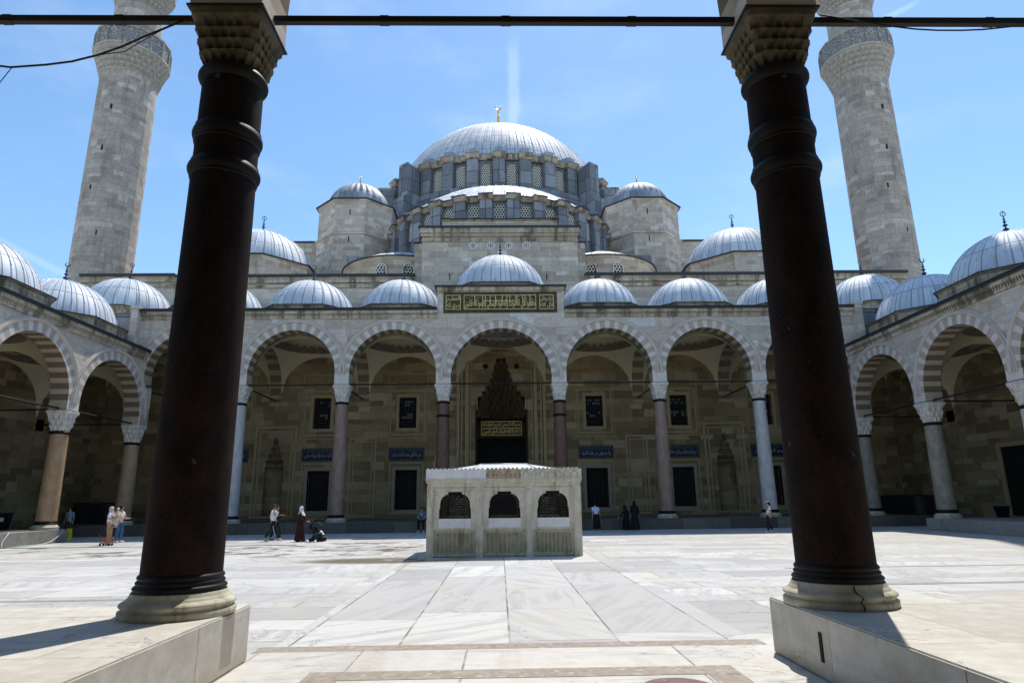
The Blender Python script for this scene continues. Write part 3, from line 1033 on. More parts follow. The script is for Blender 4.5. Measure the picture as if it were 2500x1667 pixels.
def sail_vault(parent, T, uc, hu, dc, hd, zs, painted=True):
    """pendentive dome over one bay, seen from below"""
    R = sqrt(hu * hu + hd * hd)
    rd = min(hu, hd) * 0.93
    n = 20
    mb = MB(T)
    def zz(x, y):
        r2 = x * x + y * y
        if r2 < rd * rd:
            zr = sqrt(R * R - rd * rd)
            return zs + zr + sqrt(max(rd * rd - r2, 0)) * 0.45 + 0.08
        return zs + sqrt(max(R * R - r2, 0))
    rows = [[(uc - hu + 2 * hu * i / n, dc - hd + 2 * hd * j / n, zz(-hu + 2 * hu * i / n, -hd + 2 * hd * j / n)) for i in range(n + 1)] for j in range(n + 1)]
    mb.quadstrip(rows, False, True)
    o = mb.build('vault', M['plaster'], parent, recalc=False)
    mb = MB(T)
    zr = zs + sqrt(R * R - rd * rd)
    m = 48
    # painted zig-zag ring at the foot of the dome and a dark medallion
    mb.quadstrip([[(uc + (rd + 0.02) * cos(2 * pi * k / m), dc + (rd + 0.02) * sin(2 * pi * k / m), zr - 0.04) for k in range(m)],
                  [(uc + (rd - 0.12) * cos(2 * pi * k / m), dc + (rd - 0.12) * sin(2 * pi * k / m), zr - 0.02) for k in range(m)],
                  [(uc + (rd - (0.25 if k % 2 else 0.75)) * cos(2 * pi * k / m), dc + (rd - (0.25 if k % 2 else 0.75)) * sin(2 * pi * k / m), zr + 0.12 + (0 if k % 2 else 0.25)) for k in range(m)]], True, False)
    mb.build('painted_ring', M['paint'], o)
    return o


def cross_arch(parent, T, u, half_w, d0, d1, zs, zl, rise_k=1.0, name='transverse_arch'):
    """striped arch across the gallery from column to wall"""
    a = (d1 - d0) / 2
    T2 = lambda p, q, z: T(u + q, (d0 + d1) / 2 + p, z)
    mb = MB(T2)
    voussoirs(mb, 0, a, zl, zs, a * rise_k, -half_w, half_w, 0.42, 3, 9)
    return mb.build(name, [M['vous_d'], M['innertrim']], parent)


# --- mosque-side arcade
TF = lambda u, d, z: (u, YF + d, z)
bays = [(2.74, 2.82, 9.70)] * 3 + [(3.2, 3.24, 9.32)] + [(2.74, 2.82, 9.70)] * 3
FA = arcade('tall grey marble arcade of seven arches in front of the mosque', FX, TF, 9.3, 8.97, bays, 13.86, ends=(0.62, 0.62), gap=True)
DG = YB - YF
for i in range(7):
    tie_rod(TF, FX[i] + 0.3, FX[i + 1] - 0.3, 9.02, -0.1, 0.05, FA)
for i in range(8):
    cross_arch(FA, TF, FX[i], 0.42, 0.47, DG - 0.01, 9.4, 8.6)
    tie_rod(lambda p, q, z, u=FX[i]: (u + q, YF + p, z), 0.5, DG - 0.02, 9.02 if 0 < i < 7 else 8.9, 0, 0.05, FA)
for i in range(7):
    uc, hu = (FX[i] + FX[i + 1]) / 2, (FX[i + 1] - FX[i]) / 2 - 0.40
    sail_vault(FA, TF, uc, hu, (0.46 + DG) / 2, (DG - 0.46) / 2, 9.4)
for i, xc in enumerate([-26.2] + [(FX[k] + FX[k + 1]) / 2 for k in range(7)] + [26.2]):
    if i == 4: gallery_dome(FA, 0, 43.45, 15.46, 3.3, 15.78, 13.7, 1.62, 'o', 3.45, 1.55)
    else: gallery_dome(FA, xc, 43.4, 14.15 if i in (0, 8) else 13.95, 3.0, 14.5 if i in (0, 8) else 14.4, 13.6, 1.35, 'o' if i in (0, 8, 6, 2) else 'c', 3.15 if 0 < i < 8 else 3.0, 1.55)
for s in (-1, 1):    # corner bays
    u0 = s * 26.05
    sail_vault(FA, TF, u0, 2.85, (0.46 + DG) / 2, (DG - 0.46) / 2, 9.2)
    mb = MB()
    mb.box(*sorted((s * 28.7, s * 29.3)), 40.0, 46.49, 0.001, 13.9)
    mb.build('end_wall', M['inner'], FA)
    mb = MB()
    mb.box(*sorted((s * 23.5, s * 28.69)), 39.95, 40.74, 10.9, 13.72)
    mb.build('end_wall', M['clad'], FA)
    mb = MB()
    mb.box(*sorted((s * 23.5, s * 28.69)), 39.8, 40.6, 13.722, 13.95)
    mb.build('cornice', M['trim'], FA)
# impost piers above the low corner columns
for s in (-1, 1):
    mb = MB()
    mb.box(s * XS - 0.52, s * XS + 0.52, YF - 0.45, YF + 0.5, 6.56, 8.97)
    mb.build('pier', M['arcade'], FA)
    mb = MB()
    x0, x1 = sorted((s * (XS + 0.20), s * (XS + 0.64)))
    mb.box(x0, x1, YF - 0.85, YF - 0.453, 11.35, 13.9)
    mb.box(x0 - 0.06, x1 + 0.06, YF - 0.91, YF - 0.44, 13.902, 14.08)
    mb.build('buttress', M['arcade'], FA)
# flat lead roof behind the cornice
mb = MB()
mb.box(-29.2, 29.2, YF + 0.46, YB - 0.02, 13.45, 13.7)
mb.build('roof', M['roof'], FA)
# raised inscription block over the middle arch
mb = MB()
mb.box(-4.12, 4.12, YF - 0.46, YF + 0.4, 13.862, 15.25)
mb.build('parapet', M['arcade'], FA)
mb = MB()
mb.box(-4.17, 4.17, YF - 0.58, YF - 0.462, 15.08, 15.32)
k = -4.1
while k < 4.05:
    mb.box(k, k + 0.1, YF - 0.53, YF - 0.463, 14.97, 15.079)
    k += 0.17
mb.build('cornice', M['trim'], FA)
mb = MB()
mb.box(-4.3, 4.3, YF - 0.72, YF + 0.4, 15.322, 15.42)
mb.build('flashing', M['leadflash'], FA)

# --- side arcades, their back walls and domes
for s, nm in ((-1, 'left'), (1, 'right')):
    TS = (lambda u, d, z, s=s: (s * (XS + d), u, z))
    us = list(reversed(SY))
    us[-1] = YF
    bays = [((us[i + 1] - us[i]) / 2 - 0.47, 2.88, 7.07) for i in range(len(us) - 1)]
    A = arcade('lower arcade along the %s side of the courtyard, %s' % (nm, 'partly sunlit' if s < 0 else 'in shade'), us, TS, 6.95, 6.6, bays, 11.18, ends=(0.6, -0.448))
    A['label'] = 'lower arcade along the %s side of the courtyard, %s' % (nm, 'with slanting sunlit patches' if s < 0 else 'all in shade')
    for i in range(len(us) - 1):
        tie_rod(TS, us[i] + 0.3, us[i + 1] - 0.3, 6.66, -0.05, 0.05, A)
    for i in range(len(us)):
        cross_arch(A, TS, us[i], 0.4, 0.47, 5.84, 7.0, 6.3)
        tie_rod(lambda p, q, z, u=us[i], s=s: (s * (XS + p), u + q, z), 0.4, 5.84, 6.66, 0, 0.045, A)
    for i in range(len(us) - 1):
        uc, hu = (us[i] + us[i + 1]) / 2, (us[i + 1] - us[i]) / 2 - 0.38
        sail_vault(A, TS, uc, hu, 3.15, 2.69, 7.0)
        gallery_dome(A, s * 26.2, uc - 0.02, 11.78, 3.05, 12.2, 11.2, 1.3, 'c' if i % 2 == 0 else 'o', 3.2, 1.55)
    mb = MB()
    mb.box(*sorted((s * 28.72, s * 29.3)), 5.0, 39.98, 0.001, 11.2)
    mb.build('back_wall', M['inner'], A)
    mb = MB()
    mb.box(*sorted((s * (XS + 0.46), s * 28.718)), 5.0, 39.948, 10.85, 11.2)
    mb.build('roof', M['roof'], A)
    mb = MB()   # doorway in the back wall
    yd = 35.55
    mb.box(*sorted((s * 28.65, s * 28.71)), yd - 1.1, yd + 1.1, ZP + 0.01, 4.4)
    d = mb.build('door', M['dark'], A)
    mb = MB()
    for y0, y1, z0, z1 in ((yd - 1.35, yd - 1.102, ZP + 0.01, 4.65), (yd + 1.102, yd + 1.35, ZP + 0.01, 4.65), (yd - 1.1, yd + 1.1, 4.402, 4.65)):
        mb.box(*sorted((s * 28.55, s * 28.712)), y0, y1, z0, z1)
    mb.build('frame', M['innertrim'], d)

# --- entrance arcade over the camera's head
TN = lambda u, d, z: (u, YN - d, z)
us = [-WC / 2 - WS, -WC / 2, WC / 2, WC / 2 + WS]
NA = arcade('entrance portico arcade overhead, its arches resting on the dark foreground columns', us, TN, 8.75, 8.44, [(2.75, 3.2, 8.75), (3.22, 3.3, 8.75), (2.75, 3.2, 8.75)], 13.4, ends=(0.6, 0.6))
for i in range(3):
    mb = MB(TN)
    mb.box(us[i] + 0.05, us[i + 1] - 0.05, -0.04, 0.04, 8.25, 8.345)
    for q in (0.5, 0.27, 0.74):
        mb.box(us[i] + (us[i + 1] - us[i]) * q - 0.07, us[i] + (us[i + 1] - us[i]) * q + 0.07, -0.045, 0.045, 8.245, 8.36, 0.01)
    mb.build('tie_rod', M['iron'], NA)
for u in us:
    mb = MB(TN)
    mb.box(u - 0.47, u + 0.47, -0.46, 0.46, 8.15, 8.437)
    mb.build('impost', M['mould'], NA)
    mb = MB(TN)
    mb.box(u - 0.50, u + 0.50, -0.49, 0.49, 8.122, 8.149)
    mb.build('flashing', M['iron'], NA)
mb = MB()
mb.box(-14, -2.95, 0.9, 1.55, 0.001, 12.9)
mb.box(2.95, 14, 0.9, 1.55, 0.001, 12.9)
mb.box(-2.949, 2.949, 0.9, 1.55, 6.5, 12.9)
mb.build('back_wall', M['inner'], NA)
mb = MB()
mb.box(-14, 14, 0.9, YN - 0.46, 12.902, 13.3)
mb.build('roof', M['inner'], NA)
mb = MB()
mb.box(-2.95, 2.95, -6.5, -6.2, 0.001, 6.6)
mb.box(-3.3, -2.951, -6.5, 0.898, 0.001, 6.9)
mb.box(2.951, 3.3, -6.5, 0.898, 0.001, 6.9)
mb.box(-2.95, 2.95, -6.19, 0.898, 6.502, 6.9)
mb.build('entrance_passage', M['inner'], NA)
# ------------------------------------------------------------------ the mosque
MQ = thing('mosque', 'great stone mosque with a wide grey lead dome, half dome and corner turrets', 'mosque', (0, YB, 0))
TM = lambda u, d, z: (u, YB + d, z)


def rbox(mb, cx, cy, th, r0, r1, hw, z0, z1, z1b=None):
    """box along the radius at angle th from the front; z1b = top at the inner end"""
    s, c = sin(th), -cos(th)
    z1b = z1 if z1b is None else z1b
    P = []
    for r, w, z in ((r1, -hw, z0), (r1, hw, z0), (r0, hw, z0), (r0, -hw, z0), (r1, -hw, z1), (r1, hw, z1), (r0, hw, z1b), (r0, -hw, z1b)):
        P.append(mb.v(cx + s * r - c * w, cy + c * r + s * w, z))
    for i in ((0, 3, 2, 1), (4, 5, 6, 7), (0, 1, 5, 4), (1, 2, 6, 5), (2, 3, 7, 6), (3, 0, 4, 7)): mb.face([P[k] for k in i])


def arched(w, h, n=14, kind='round'):
    """outline of an arched opening, sill at z=0"""
    a = w / 2
    rise = a if kind == 'round' else a * 1.25
    return [(-a, 0), (a, 0)] + [(-x, z) for x, z in arch_pts(a, h - rise, rise, n)]


def inside_arch(u, z, w, h, m=0.0):
    a = w / 2 - m
    if abs(u) > a or z < m: return False
    zc = h - w / 2
    return z <= zc or u * u + (z - zc) ** 2 < a * a


def lattice_window(w, h, pitch, parent, loc, th, depth=0.25, framed=True):
    """arched window: frame and dark glass, with a pierced plaster lattice as its sub-part"""
    mb = MB()
    O = [(x * (1 + 0.16 / w * 1.0), z - 0.04 if z == 0 else z + 0.08 * (z / h)) for x, z in arched(w, h)]
    mb.prism(O, -0.02, 0.10, [list(reversed(arched(w, h)))])
    mb.mi = 1
    mb.prism(arched(w, h), 0.08, 0.11)
    win = mb.build('window', [M['grille'] if framed else M['clad'], M['glass']], parent, world=False)
    win.location = Vector(loc) - WL[parent]
    win.rotation_euler = (0, 0, th)
    mb = MB()
    px_, pz_ = pitch, pitch * 0.866
    R = pitch / sqrt(3)
    r = pitch * 0.41
    row = 0
    z = 0.02
    while z < h:
        u = -w / 2 + (pitch / 2 if row % 2 else 0)
        while u <= w / 2 + 1e-6:
            if inside_arch(u, z, w, h, -pitch * 0.3):
                o, i1, i2 = [], [], []
                for k in range(6):
                    a = pi / 6 + pi / 3 * k
                    def cl(x, y):
                        x = max(-w / 2, min(w / 2, x)); y = max(0.0, y)
                        zc = h - w / 2
                        if y > zc:
                            dd = hypot(x, y - zc)
                            if dd > w / 2: x, y = x * w / 2 / dd, zc + (y - zc) * w / 2 / dd
                        return x, y
                    x, y = cl(u + R * cos(a), z + R * sin(a)); o.append(mb.v(x, 0.02, y))
                    x, y = cl(u + r * cos(a), z + r * sin(a)); i1.append(mb.v(x, 0.02, y)); i2.append(mb.v(x, 0.07, y))
                for k in range(6):
                    q = (k + 1) % 6
                    mb.face([o[k], o[q], i1[q], i1[k]])
                    mb.face([i1[k], i1[q], i2[q], i2[k]])
            u += px_
        row += 1
        z += pz_
    mb.build('lattice', M['grille'], win, world=False, recalc=False)
    return win


def copy_part(o, loc, th, parent):
    c = o.copy()
    COL.objects.link(c)
    c.parent = parent
    c.location = Vector(loc) - WL[parent]
    c.rotation_euler = (0, 0, th)
    for g in list(o.children):
        d = g.copy()
        COL.objects.link(d)
        d.parent = c
    return c


def jog_cornice(mb, cx, cy, Rw, Rp, pitch, hwid, kmin, kmax, prof):
    """cornice that steps out over every pier; prof = [(dr, z)]"""
    pts = []
    for k in range(kmin, kmax + 1):
        a = (k + 0.5) * pitch
        da = hwid / Rp
        pts += [(a - da, Rw), (a - da, Rp), (a + da, Rp), (a + da, Rw)]
        for q in range(1, 4): pts.append((a + da + (pitch - 2 * da) * q / 4, Rw))
    rows = [[(cx + sin(a) * (R + dr), cy - cos(a) * (R + dr), z) for a, R in pts] for dr, z in prof]
    mb.quadstrip(rows, False, False)


# --- front wall under the gallery: windows, niches, portal
LW = [-19.3, -13.0, -6.8, 6.8, 13.0, 19.3]
holes = []
for x in LW:
    holes.append([(x - 0.77, 1.22), (x + 0.77, 1.22), (x + 0.77, 3.95), (x - 0.77, 3.95)])
    holes.append([(x - 0.62, 6.92), (x + 0.62, 6.92), (x + 0.62, 9.18), (x - 0.62, 9.18)])
NX = [-16.15, 16.15]
nich = [(0.66, 0.9), (0.66, 4.3), (0.60, 4.35), (0.60, 4.75), (0.46, 4.8), (0.46, 5.2), (0.32, 5.25), (0.32, 5.65), (0.18, 5.7), (0.18, 6.05), (0.04, 6.35)]
for x in NX:
    holes.append([(x + a, z) for a, z in nich] + [(x - a, z) for a, z in reversed(nich)])
port = [(1.85, ZP + 0.03), (1.85, 8.2), (1.72, 8.25), (1.72, 9.15), (1.42, 9.2), (1.42, 9.55), (1.15, 9.6), (1.15, 10.0), (0.85, 10.05), (0.85, 10.5), (0.66, 10.55), (0.66, 11.0),
        (0.52, 11.05), (0.52, 11.6), (0.34, 11.65), (0.34, 12.05)]
holes.append([(a, z) for a, z in port] + [(-a, z) for a, z in reversed(port)])
mb = MB(TM)
mb.prism([(-28.69, ZP + 0.01), (28.69, ZP + 0.01), (28.69, 13.44), (-28.69, 13.44)], 0.0, 0.7, [list(reversed(h)) for h in holes])
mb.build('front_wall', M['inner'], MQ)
mb = MB(TM)   # closing wall far behind the openings
mb.box(-28.6, 28.6, 3.4, 3.6, ZP, 13.4)
mb.build('inner_wall', M['dark'], MQ)


def frame(mb, x, z0, z1, hw, wd, d0, d1):
    for a, b, c, e in ((x - hw, x - hw + wd, z0, z1), (x + hw - wd, x + hw, z0, z1), (x - hw + wd, x + hw - wd, z1 - wd, z1), (x - hw + wd, x + hw - wd, z0, z0 + wd)):
        mb.box(a, b, d0, d1, c, e)


def iron_grid(mb, x, z0, z1, hw, nx, nz, d, r):
    for k in range(1, nx):
        u = x - hw + 2 * hw * k / nx
        mb.box(u - r, u + r, d - r, d + r, z0, z1)
    for k in range(1, nz):
        z = z0 + (z1 - z0) * k / nz
        mb.box(x - hw, x + hw, d - r * 0.8, d + r * 0.8, z - r, z + r)


g = G('tile_blue', 0.5, 0.25)
n = g.noise(g.obj(), 9.0, 4)
vo = g.voro(g.obj(), 7.0)
c = g.mix(g.sstep(vo[0], 0.25, 0.5), (0.026, 0.042, 0.048), (0.016, 0.026, 0.038))
c = g.mix(g.math('MULTIPLY', g.sstep(n, 0.55, 0.62), 0.5), c, (0.045, 0.10, 0.10))
g.color(c)
M['tile'] = g.m
M['tilenavy'] = plain('navy_tile_field', (0.011, 0.016, 0.030), 0.5, 0.15, 0, 0.3)
M['tilewhite'] = plain('white_tile_script', (0.27, 0.31, 0.35), 0.5, 0.3)
M['gold_script'] = plain('gilded_script', (0.68, 0.56, 0.25), 0.55, 0.4, 0.05, 0.12)
M['gold_dark'] = plain('dark_gilded_panel', (0.045, 0.032, 0.014), 0.5, 0.4, 0.2, 0.5, 12)
M['hood_shade'] = plain('shade_darkened_stone', (0.11, 0.087, 0.047), 0.9, 0.15, 0, 0.35, 4)  # deep shade of the portal put into the hood's colour
M['dim_gold'] = plain('dim_gilding', (0.62, 0.44, 0.10), 0.5, 0.3, 0.1, 0.3, 20)
M['panel_green'] = ashlar('dark_green_panel', [(0, (0.05, 0.042, 0.020)), (1, (0.07, 0.06, 0.032))], 3.0, 3.0, 0.004, 0.2, 0.5, 0.7, (0.025, 0.02, 0.01))

# Arabic lettering: joined letter forms laid out from right to left
AR = {'ا': ('FE8D', 'FE8E'), 'أ': ('FE83', 'FE84'), 'ب': ('FE8F', 'FE90', 'FE91', 'FE92'), 'ة': ('FE93', 'FE94'), 'ت': ('FE95', 'FE96', 'FE97', 'FE98'), 'ح': ('FEA1', 'FEA2', 'FEA3', 'FEA4'),
      'خ': ('FEA5', 'FEA6', 'FEA7', 'FEA8'), 'د': ('FEA9', 'FEAA'), 'ذ': ('FEAB', 'FEAC'), 'ر': ('FEAD', 'FEAE'), 'س': ('FEB1', 'FEB2', 'FEB3', 'FEB4'), 'ص': ('FEB9', 'FEBA', 'FEBB', 'FEBC'),
      'ض': ('FEBD', 'FEBE', 'FEBF', 'FEC0'), 'ط': ('FEC1', 'FEC2', 'FEC3', 'FEC4'), 'ظ': ('FEC5', 'FEC6', 'FEC7', 'FEC8'), 'ع': ('FEC9', 'FECA', 'FECB', 'FECC'), 'ف': ('FED1', 'FED2', 'FED3', 'FED4'),
      'ق': ('FED5', 'FED6', 'FED7', 'FED8'), 'ك': ('FED9', 'FEDA', 'FEDB', 'FEDC'), 'ل': ('FEDD', 'FEDE', 'FEDF', 'FEE0'), 'م': ('FEE1', 'FEE2', 'FEE3', 'FEE4'), 'ن': ('FEE5', 'FEE6', 'FEE7', 'FEE8'),
      'ه': ('FEE9', 'FEEA', 'FEEB', 'FEEC'), 'و': ('FEED', 'FEEE'), 'ي': ('FEF1', 'FEF2', 'FEF3', 'FEF4'), 'ى': ('FEEF', 'FEF0')}


def shape(s):
    out = []
    for w_ in s.split(' '):
        o = ''
        for i, ch in enumerate(w_):
            f = AR[ch]
            pj = i > 0 and len(AR[w_[i - 1]]) == 4
            nj = i < len(w_) - 1 and len(f) == 4
            k = (3 if nj else 1) if pj else (2 if nj else 0)
            o += chr(int(f[k], 16))
        out.append(o)
    return ' '.join(out)[::-1]


def script_line(text, x0, x1, z0, z1, d, thick=0.0, grow=0.0):
    """text as a mesh filling the rectangle, returned as vertex and face lists"""
    cu = bpy.data.curves.new('script', 'FONT')
    cu.body = shape(text)
    cu.extrude = 0.0
    cu.offset = grow
    cu.resolution_u = 3
    o = bpy.data.objects.new('script', cu)
    COL.objects.link(o)
    bpy.context.view_layer.update()
    me = bpy.data.meshes.new_from_object(o.evaluated_get(bpy.context.evaluated_depsgraph_get()))
    vs = [v.co.copy() for v in me.vertices]
    fs = [tuple(p.vertices) for p in me.polygons]
    bpy.data.objects.remove(o)
    bpy.data.curves.remove(cu)
    bpy.data.meshes.remove(me)
    ax, bx = min(v.x for v in vs), max(v.x for v in vs)
    ay, by = min(v.y for v in vs), max(v.y for v in vs)
    return [(x0 + (v.x - ax) / (bx - ax) * (x1 - x0), d, z0 + (v.y - ay) / (by - ay) * (z1 - z0)) for v in vs], fs


def add_script(mb, *a, **k):
    vs, fs = script_line(*a, **k)
    V = [mb.v(*p) for p in vs]
    for f in fs: mb.face([V[i] for i in f])


for x in LW:
    # lower window: marble jamb, iron grid, dark interior
    mb = MB(TM)
    frame(mb, x, 1.0, 4.2, 0.98, 0.21, -0.03, 0.3)
    wdw = mb.build('window', M['jamb'], MQ)
    mb = MB(TM)
    frame(mb, x, 0.92, 4.5, 1.22, 0.10, -0.05, 0.02)
    mb.build('outer_frame', M['innertrim'], wdw)
    mb = MB(TM)
    iron_grid(mb, x, 1.21, 3.99, 0.77, 5, 8, 0.33, 0.014)
    mb.build('iron_grid', M['iron'], wdw)
    mb = MB(TM)
    mb.box(x - 0.77, x + 0.77, 0.5, 0.52, 1.22, 3.95)
    mb.build('pane', M['dark'], wdw)
    mb = MB(TM)
    frame(mb, x, 6.72, 9.38, 0.84, 0.21, -0.02, 0.3)
    frame(mb, x, 6.4, 9.7, 1.28, 0.11, -0.05, 0.02)
    frame(mb, x, 6.2, 10.9, 1.44, 0.06, -0.03, 0.01)
    wdw = mb.build('window', M['innertrim'], MQ)
    mb = MB(TM)
    iron_grid(mb, x, 6.93, 9.17, 0.63, 6, 10, 0.28, 0.016)
    mb.build('iron_grid', M['iron'], wdw)
    mb = MB(TM)
    mb.box(x - 0.63, x + 0.63, 0.42, 0.44, 6.92, 9.18)
    for k in range(-2, 3):      # pale panes: glints from the court put into their colour
        for z in (8.9, 8.66, 7.95, 7.75):
            if random.random() < 0.5:
                mb.mi = 1
                mb.box(x + k * 0.208 - 0.075, x + k * 0.208 + 0.075, 0.405, 0.419, z - 0.08, z + 0.08)
                mb.mi = 0
    mb.build('pane', [M['glass'], plain('glint_glass', (0.20, 0.21, 0.21), 0.5, 0.3)], wdw)
    # blue tile panel with white script
    mb = MB(TM)
    mb.box(x - 1.26, x + 1.26, -0.06, 0.0, 4.62, 5.5)
    k = -1.26
    while k < 1.2:
        mb.prism([(x + k, 5.501), (x + k + 0.14, 5.501), (x + k + 0.07, 5.62)], -0.05, 0.0)
        k += 0.14 if False else 0.2585
    pn = mb.build('tile_panel', M['tile'], MQ)
    mb = MB(TM)
    mb.box(x - 1.1, x + 1.1, -0.07, -0.061, 4.74, 5.24)
    mb.build('script_field', M['tilenavy'], pn)
    mb = MB(TM)
    txt = {-19.3: 'الله لا اله الا هو الحي القيوم', -13.0: 'لا تاخذه سنة ولا نوم له ما في', -6.8: 'من ذا الذى عنده الا باذنه يعلم', 6.8: 'ولا يحيطون من علمه الا بما', 13.0: 'وسع كرسيه والارض ولا يوده حفظهما', 19.3: 'وهو العلي العظيم'}[x]
    add_script(mb, txt.replace('ش', 'س').replace('ئ', 'ي'), x - 1.02, x + 1.02, 4.78, 5.2, -0.076, grow=0.004)
    mb.build('script', M['tilewhite'], pn)

for x in NX:
    mb = MB(TM)
    frame(mb, x, 0.75, 7.15, 1.5, 0.16, -0.06, 0.02)
    frame(mb, x, 0.75, 6.8, 1.18, 0.10, -0.04, 0.02)
    fr = mb.build('niche_frame', M['innertrim'], MQ)
    mb = MB(TM)      # half-round back of the niche and its little stalactites
    mb.lathe([(0.66, 0.9), (0.66, 4.4), (0.5, 5.2), (0.05, 6.3)], 16, x, 0.12, 0.0, pi)
    for z, a in ((4.3, 0.62), (4.75, 0.5), (5.2, 0.36), (5.65, 0.22)):
        k = -a
        while k < a:
            mb.box(x + k, x + k + 0.09, 0.02, 0.12 + 0.4 * sqrt(max(0, 1 - (k / a) ** 2)), z, z + 0.16, 0.01)
            k += 0.16
    mb.build('niche', M['inner'], fr)
for x, w_ in ((-9.93, 0.96), (9.75, 0.80)):
    mb = MB(TM)
    frame(mb, x, 0.75, 6.28, w_, 0.12, -0.06, 0.01)
    frame(mb, x, 0.75, 6.0, w_ - 0.28, 0.07, -0.04, 0.01)
    mb.build('blind_panel', M['innertrim'], MQ)

# portal recess with stalactite hood
mb = MB(TM)
for hw, z1, wd, dd in ((3.25, 13.3, 0.22, 0.16), (2.95, 13.0, 0.12, 0.10), (2.62, 12.9, 0.26, 0.20), (2.3, 12.55, 0.10, 0.08)):
    for a, b, c0, e in ((-hw, -hw + wd, ZP + 0.02, z1), (hw - wd, hw, ZP + 0.02, z1), (-hw + wd, hw - wd, z1 - wd, z1)):
        mb.box(a, b, -dd, 0.001, c0, e)
mb.box(-2.2, 2.2, -0.1, 0.0, 13.31, 13.43)
po = mb.build('portal', M['innertrim'], MQ)
mb = MB(TM)
mb.box(-1.9, -1.852, 0.0, 3.0, ZP + 0.02, 9.0)
mb.box(1.852, 1.9, 0.0, 3.0, ZP + 0.02, 9.0)
mb.box(-1.9, 1.9, 3.0, 3.1, 4.9, 8.2)
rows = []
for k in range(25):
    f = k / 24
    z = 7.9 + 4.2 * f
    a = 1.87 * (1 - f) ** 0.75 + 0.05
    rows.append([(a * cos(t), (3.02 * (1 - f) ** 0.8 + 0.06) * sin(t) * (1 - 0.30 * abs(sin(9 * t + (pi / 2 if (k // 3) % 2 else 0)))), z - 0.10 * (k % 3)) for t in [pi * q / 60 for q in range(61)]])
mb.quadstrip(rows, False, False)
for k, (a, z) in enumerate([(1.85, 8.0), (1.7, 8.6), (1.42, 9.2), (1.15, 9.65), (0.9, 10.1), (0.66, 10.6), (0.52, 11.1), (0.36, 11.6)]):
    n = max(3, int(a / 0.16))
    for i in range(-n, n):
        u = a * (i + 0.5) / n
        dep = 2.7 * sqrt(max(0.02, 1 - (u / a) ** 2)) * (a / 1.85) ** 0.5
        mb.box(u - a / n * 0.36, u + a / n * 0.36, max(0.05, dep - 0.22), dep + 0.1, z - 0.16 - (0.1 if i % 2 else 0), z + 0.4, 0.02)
mb.build('stalactite_hood', M['hood_shade'], po)
mb = MB(TM)
mb.box(-1.5, 1.5, 1.05, 1.12, 6.43, 7.48)
for z in (6.43, 6.93, 7.44):
    mb.mi = 1
    mb.box(-1.5, 1.5, 1.02, 1.049, z, z + 0.045)
for u in (-1.5, 1.46):
    mb.box(u, u + 0.04, 1.02, 1.049, 6.476, 7.439)
mb.mi = 1
add_script(mb, 'بسم الله الرحمن الرحيم الملك لله', -1.4, 1.4, 7.0, 7.40, 1.03, grow=0.01)
add_script(mb, 'لا اله الا الله الملك الحق المبين', -1.4, 1.4, 6.52, 6.88, 1.03, grow=0.02)
mb.build('gilded_inscription', [M['gold_dark'], M['dim_gold']], po)
mb = MB(TM)
mb.box(-1.85, 1.85, 2.95, 2.99, ZP + 0.02, 6.4)
for s in (-1, 1): mb.box(s * 0.95 - 0.8, s * 0.95 + 0.8, 2.85, 2.949, 0.8, 4.6)
mb.build('door', M['dark'], po)
mb = MB(TM)
for s in (-1, 1):
    mb.lathe([(0.26 if k else 0.0, 0) for k in range(1)] + [(0.26, 0), (0.22, 0.04), (0.01, 0.05)], 16) if False else None
    mb.prism([(s * 1.15 + 0.2 * cos(a), 11.42 + 0.2 * sin(a)) for a in [2 * pi * k / 16 for k in range(16)]], -0.06, 0.0)
mb.build('boss', M['dark'], po)

# --- masonry above the gallery
mb = MB(TM)
mb.box(-31.6, -24.7, 0.0, 1.0, 13.46, 18.62)
mb.box(-24.7, 31.3, 0.05, 1.0, 13.46, 18.52)
mb.build('upper_wall', M['stone'], MQ)
for side in (((-31.7, -24.6, 0.0, 0.1), (-24.59, -6.5, 0.05, 0.0)), ((6.5, 24.2, 0.05, 0.0), (24.21, 31.5, 0.0, 0.06))):
    mb = MB(TM)
    for x0, x1, o, dz in side:
        mb.box(x0, x1, o - 0.12, o - 0.002, 17.62 + dz, 17.86 + dz)
        mb.box(x0, x1, o - 0.22, o - 0.002, 17.99 + dz, 18.28 + dz)
        mb.box(x0, x1, o - 0.30, o - 0.002, 18.284 + dz, 18.40 + dz)
    mb.build('cornice', M['trim'], MQ)
    mb = MB(TM)
    for x0, x1, o, dz in side:
        mb.box(x0, x1, o - 0.42, o + 0.9, 18.53 + dz, 18.62 + dz)
        mb.box(x0, x1, o - 0.42, o - 0.004, 18.404 + dz, 18.528 + dz)
    mb.build('flashing', M['leadflash'], MQ)
mb = MB(TM)
mb.box(-6.0, 6.0, -0.22, 6.0, 13.46, 21.2)
mb.box(-6.75, -6.003, 1.0, 6.0, 18.62, 21.6)
mb.box(6.003, 6.75, 1.0, 6.0, 18.62, 21.6)
mb.box(-4.5, 4.5, -0.1, 3.0, 22.422, 23.0)
mb.build('front_block', M['stone'], MQ)
mb = MB(TM)
mb.box(-6.06, 6.06, -0.30, 5.9, 21.203, 21.42)
mb.box(-6.0, 6.0, -0.24, 5.9, 21.423, 21.62)
mb.box(-6.12, 6.12, -0.40, 5.9, 21.623, 21.86)
mb.box(-6.2, 6.2, -0.52, 5.9, 21.863, 22.26)
mb.build('cornice', M['trim'], MQ)
mb = MB(TM)
mb.box(-4.58, 4.58, -0.2, 3.0, 23.003, 23.1)
mb.build('parapet_cornice', M['trim'], MQ)
mb = MB(TM)
mb.box(-6.3, 6.3, -0.62, 6.0, 22.263, 22.42)
mb.box(-6.85, -6.303, 0.85, 6.0, 21.603, 21.7)
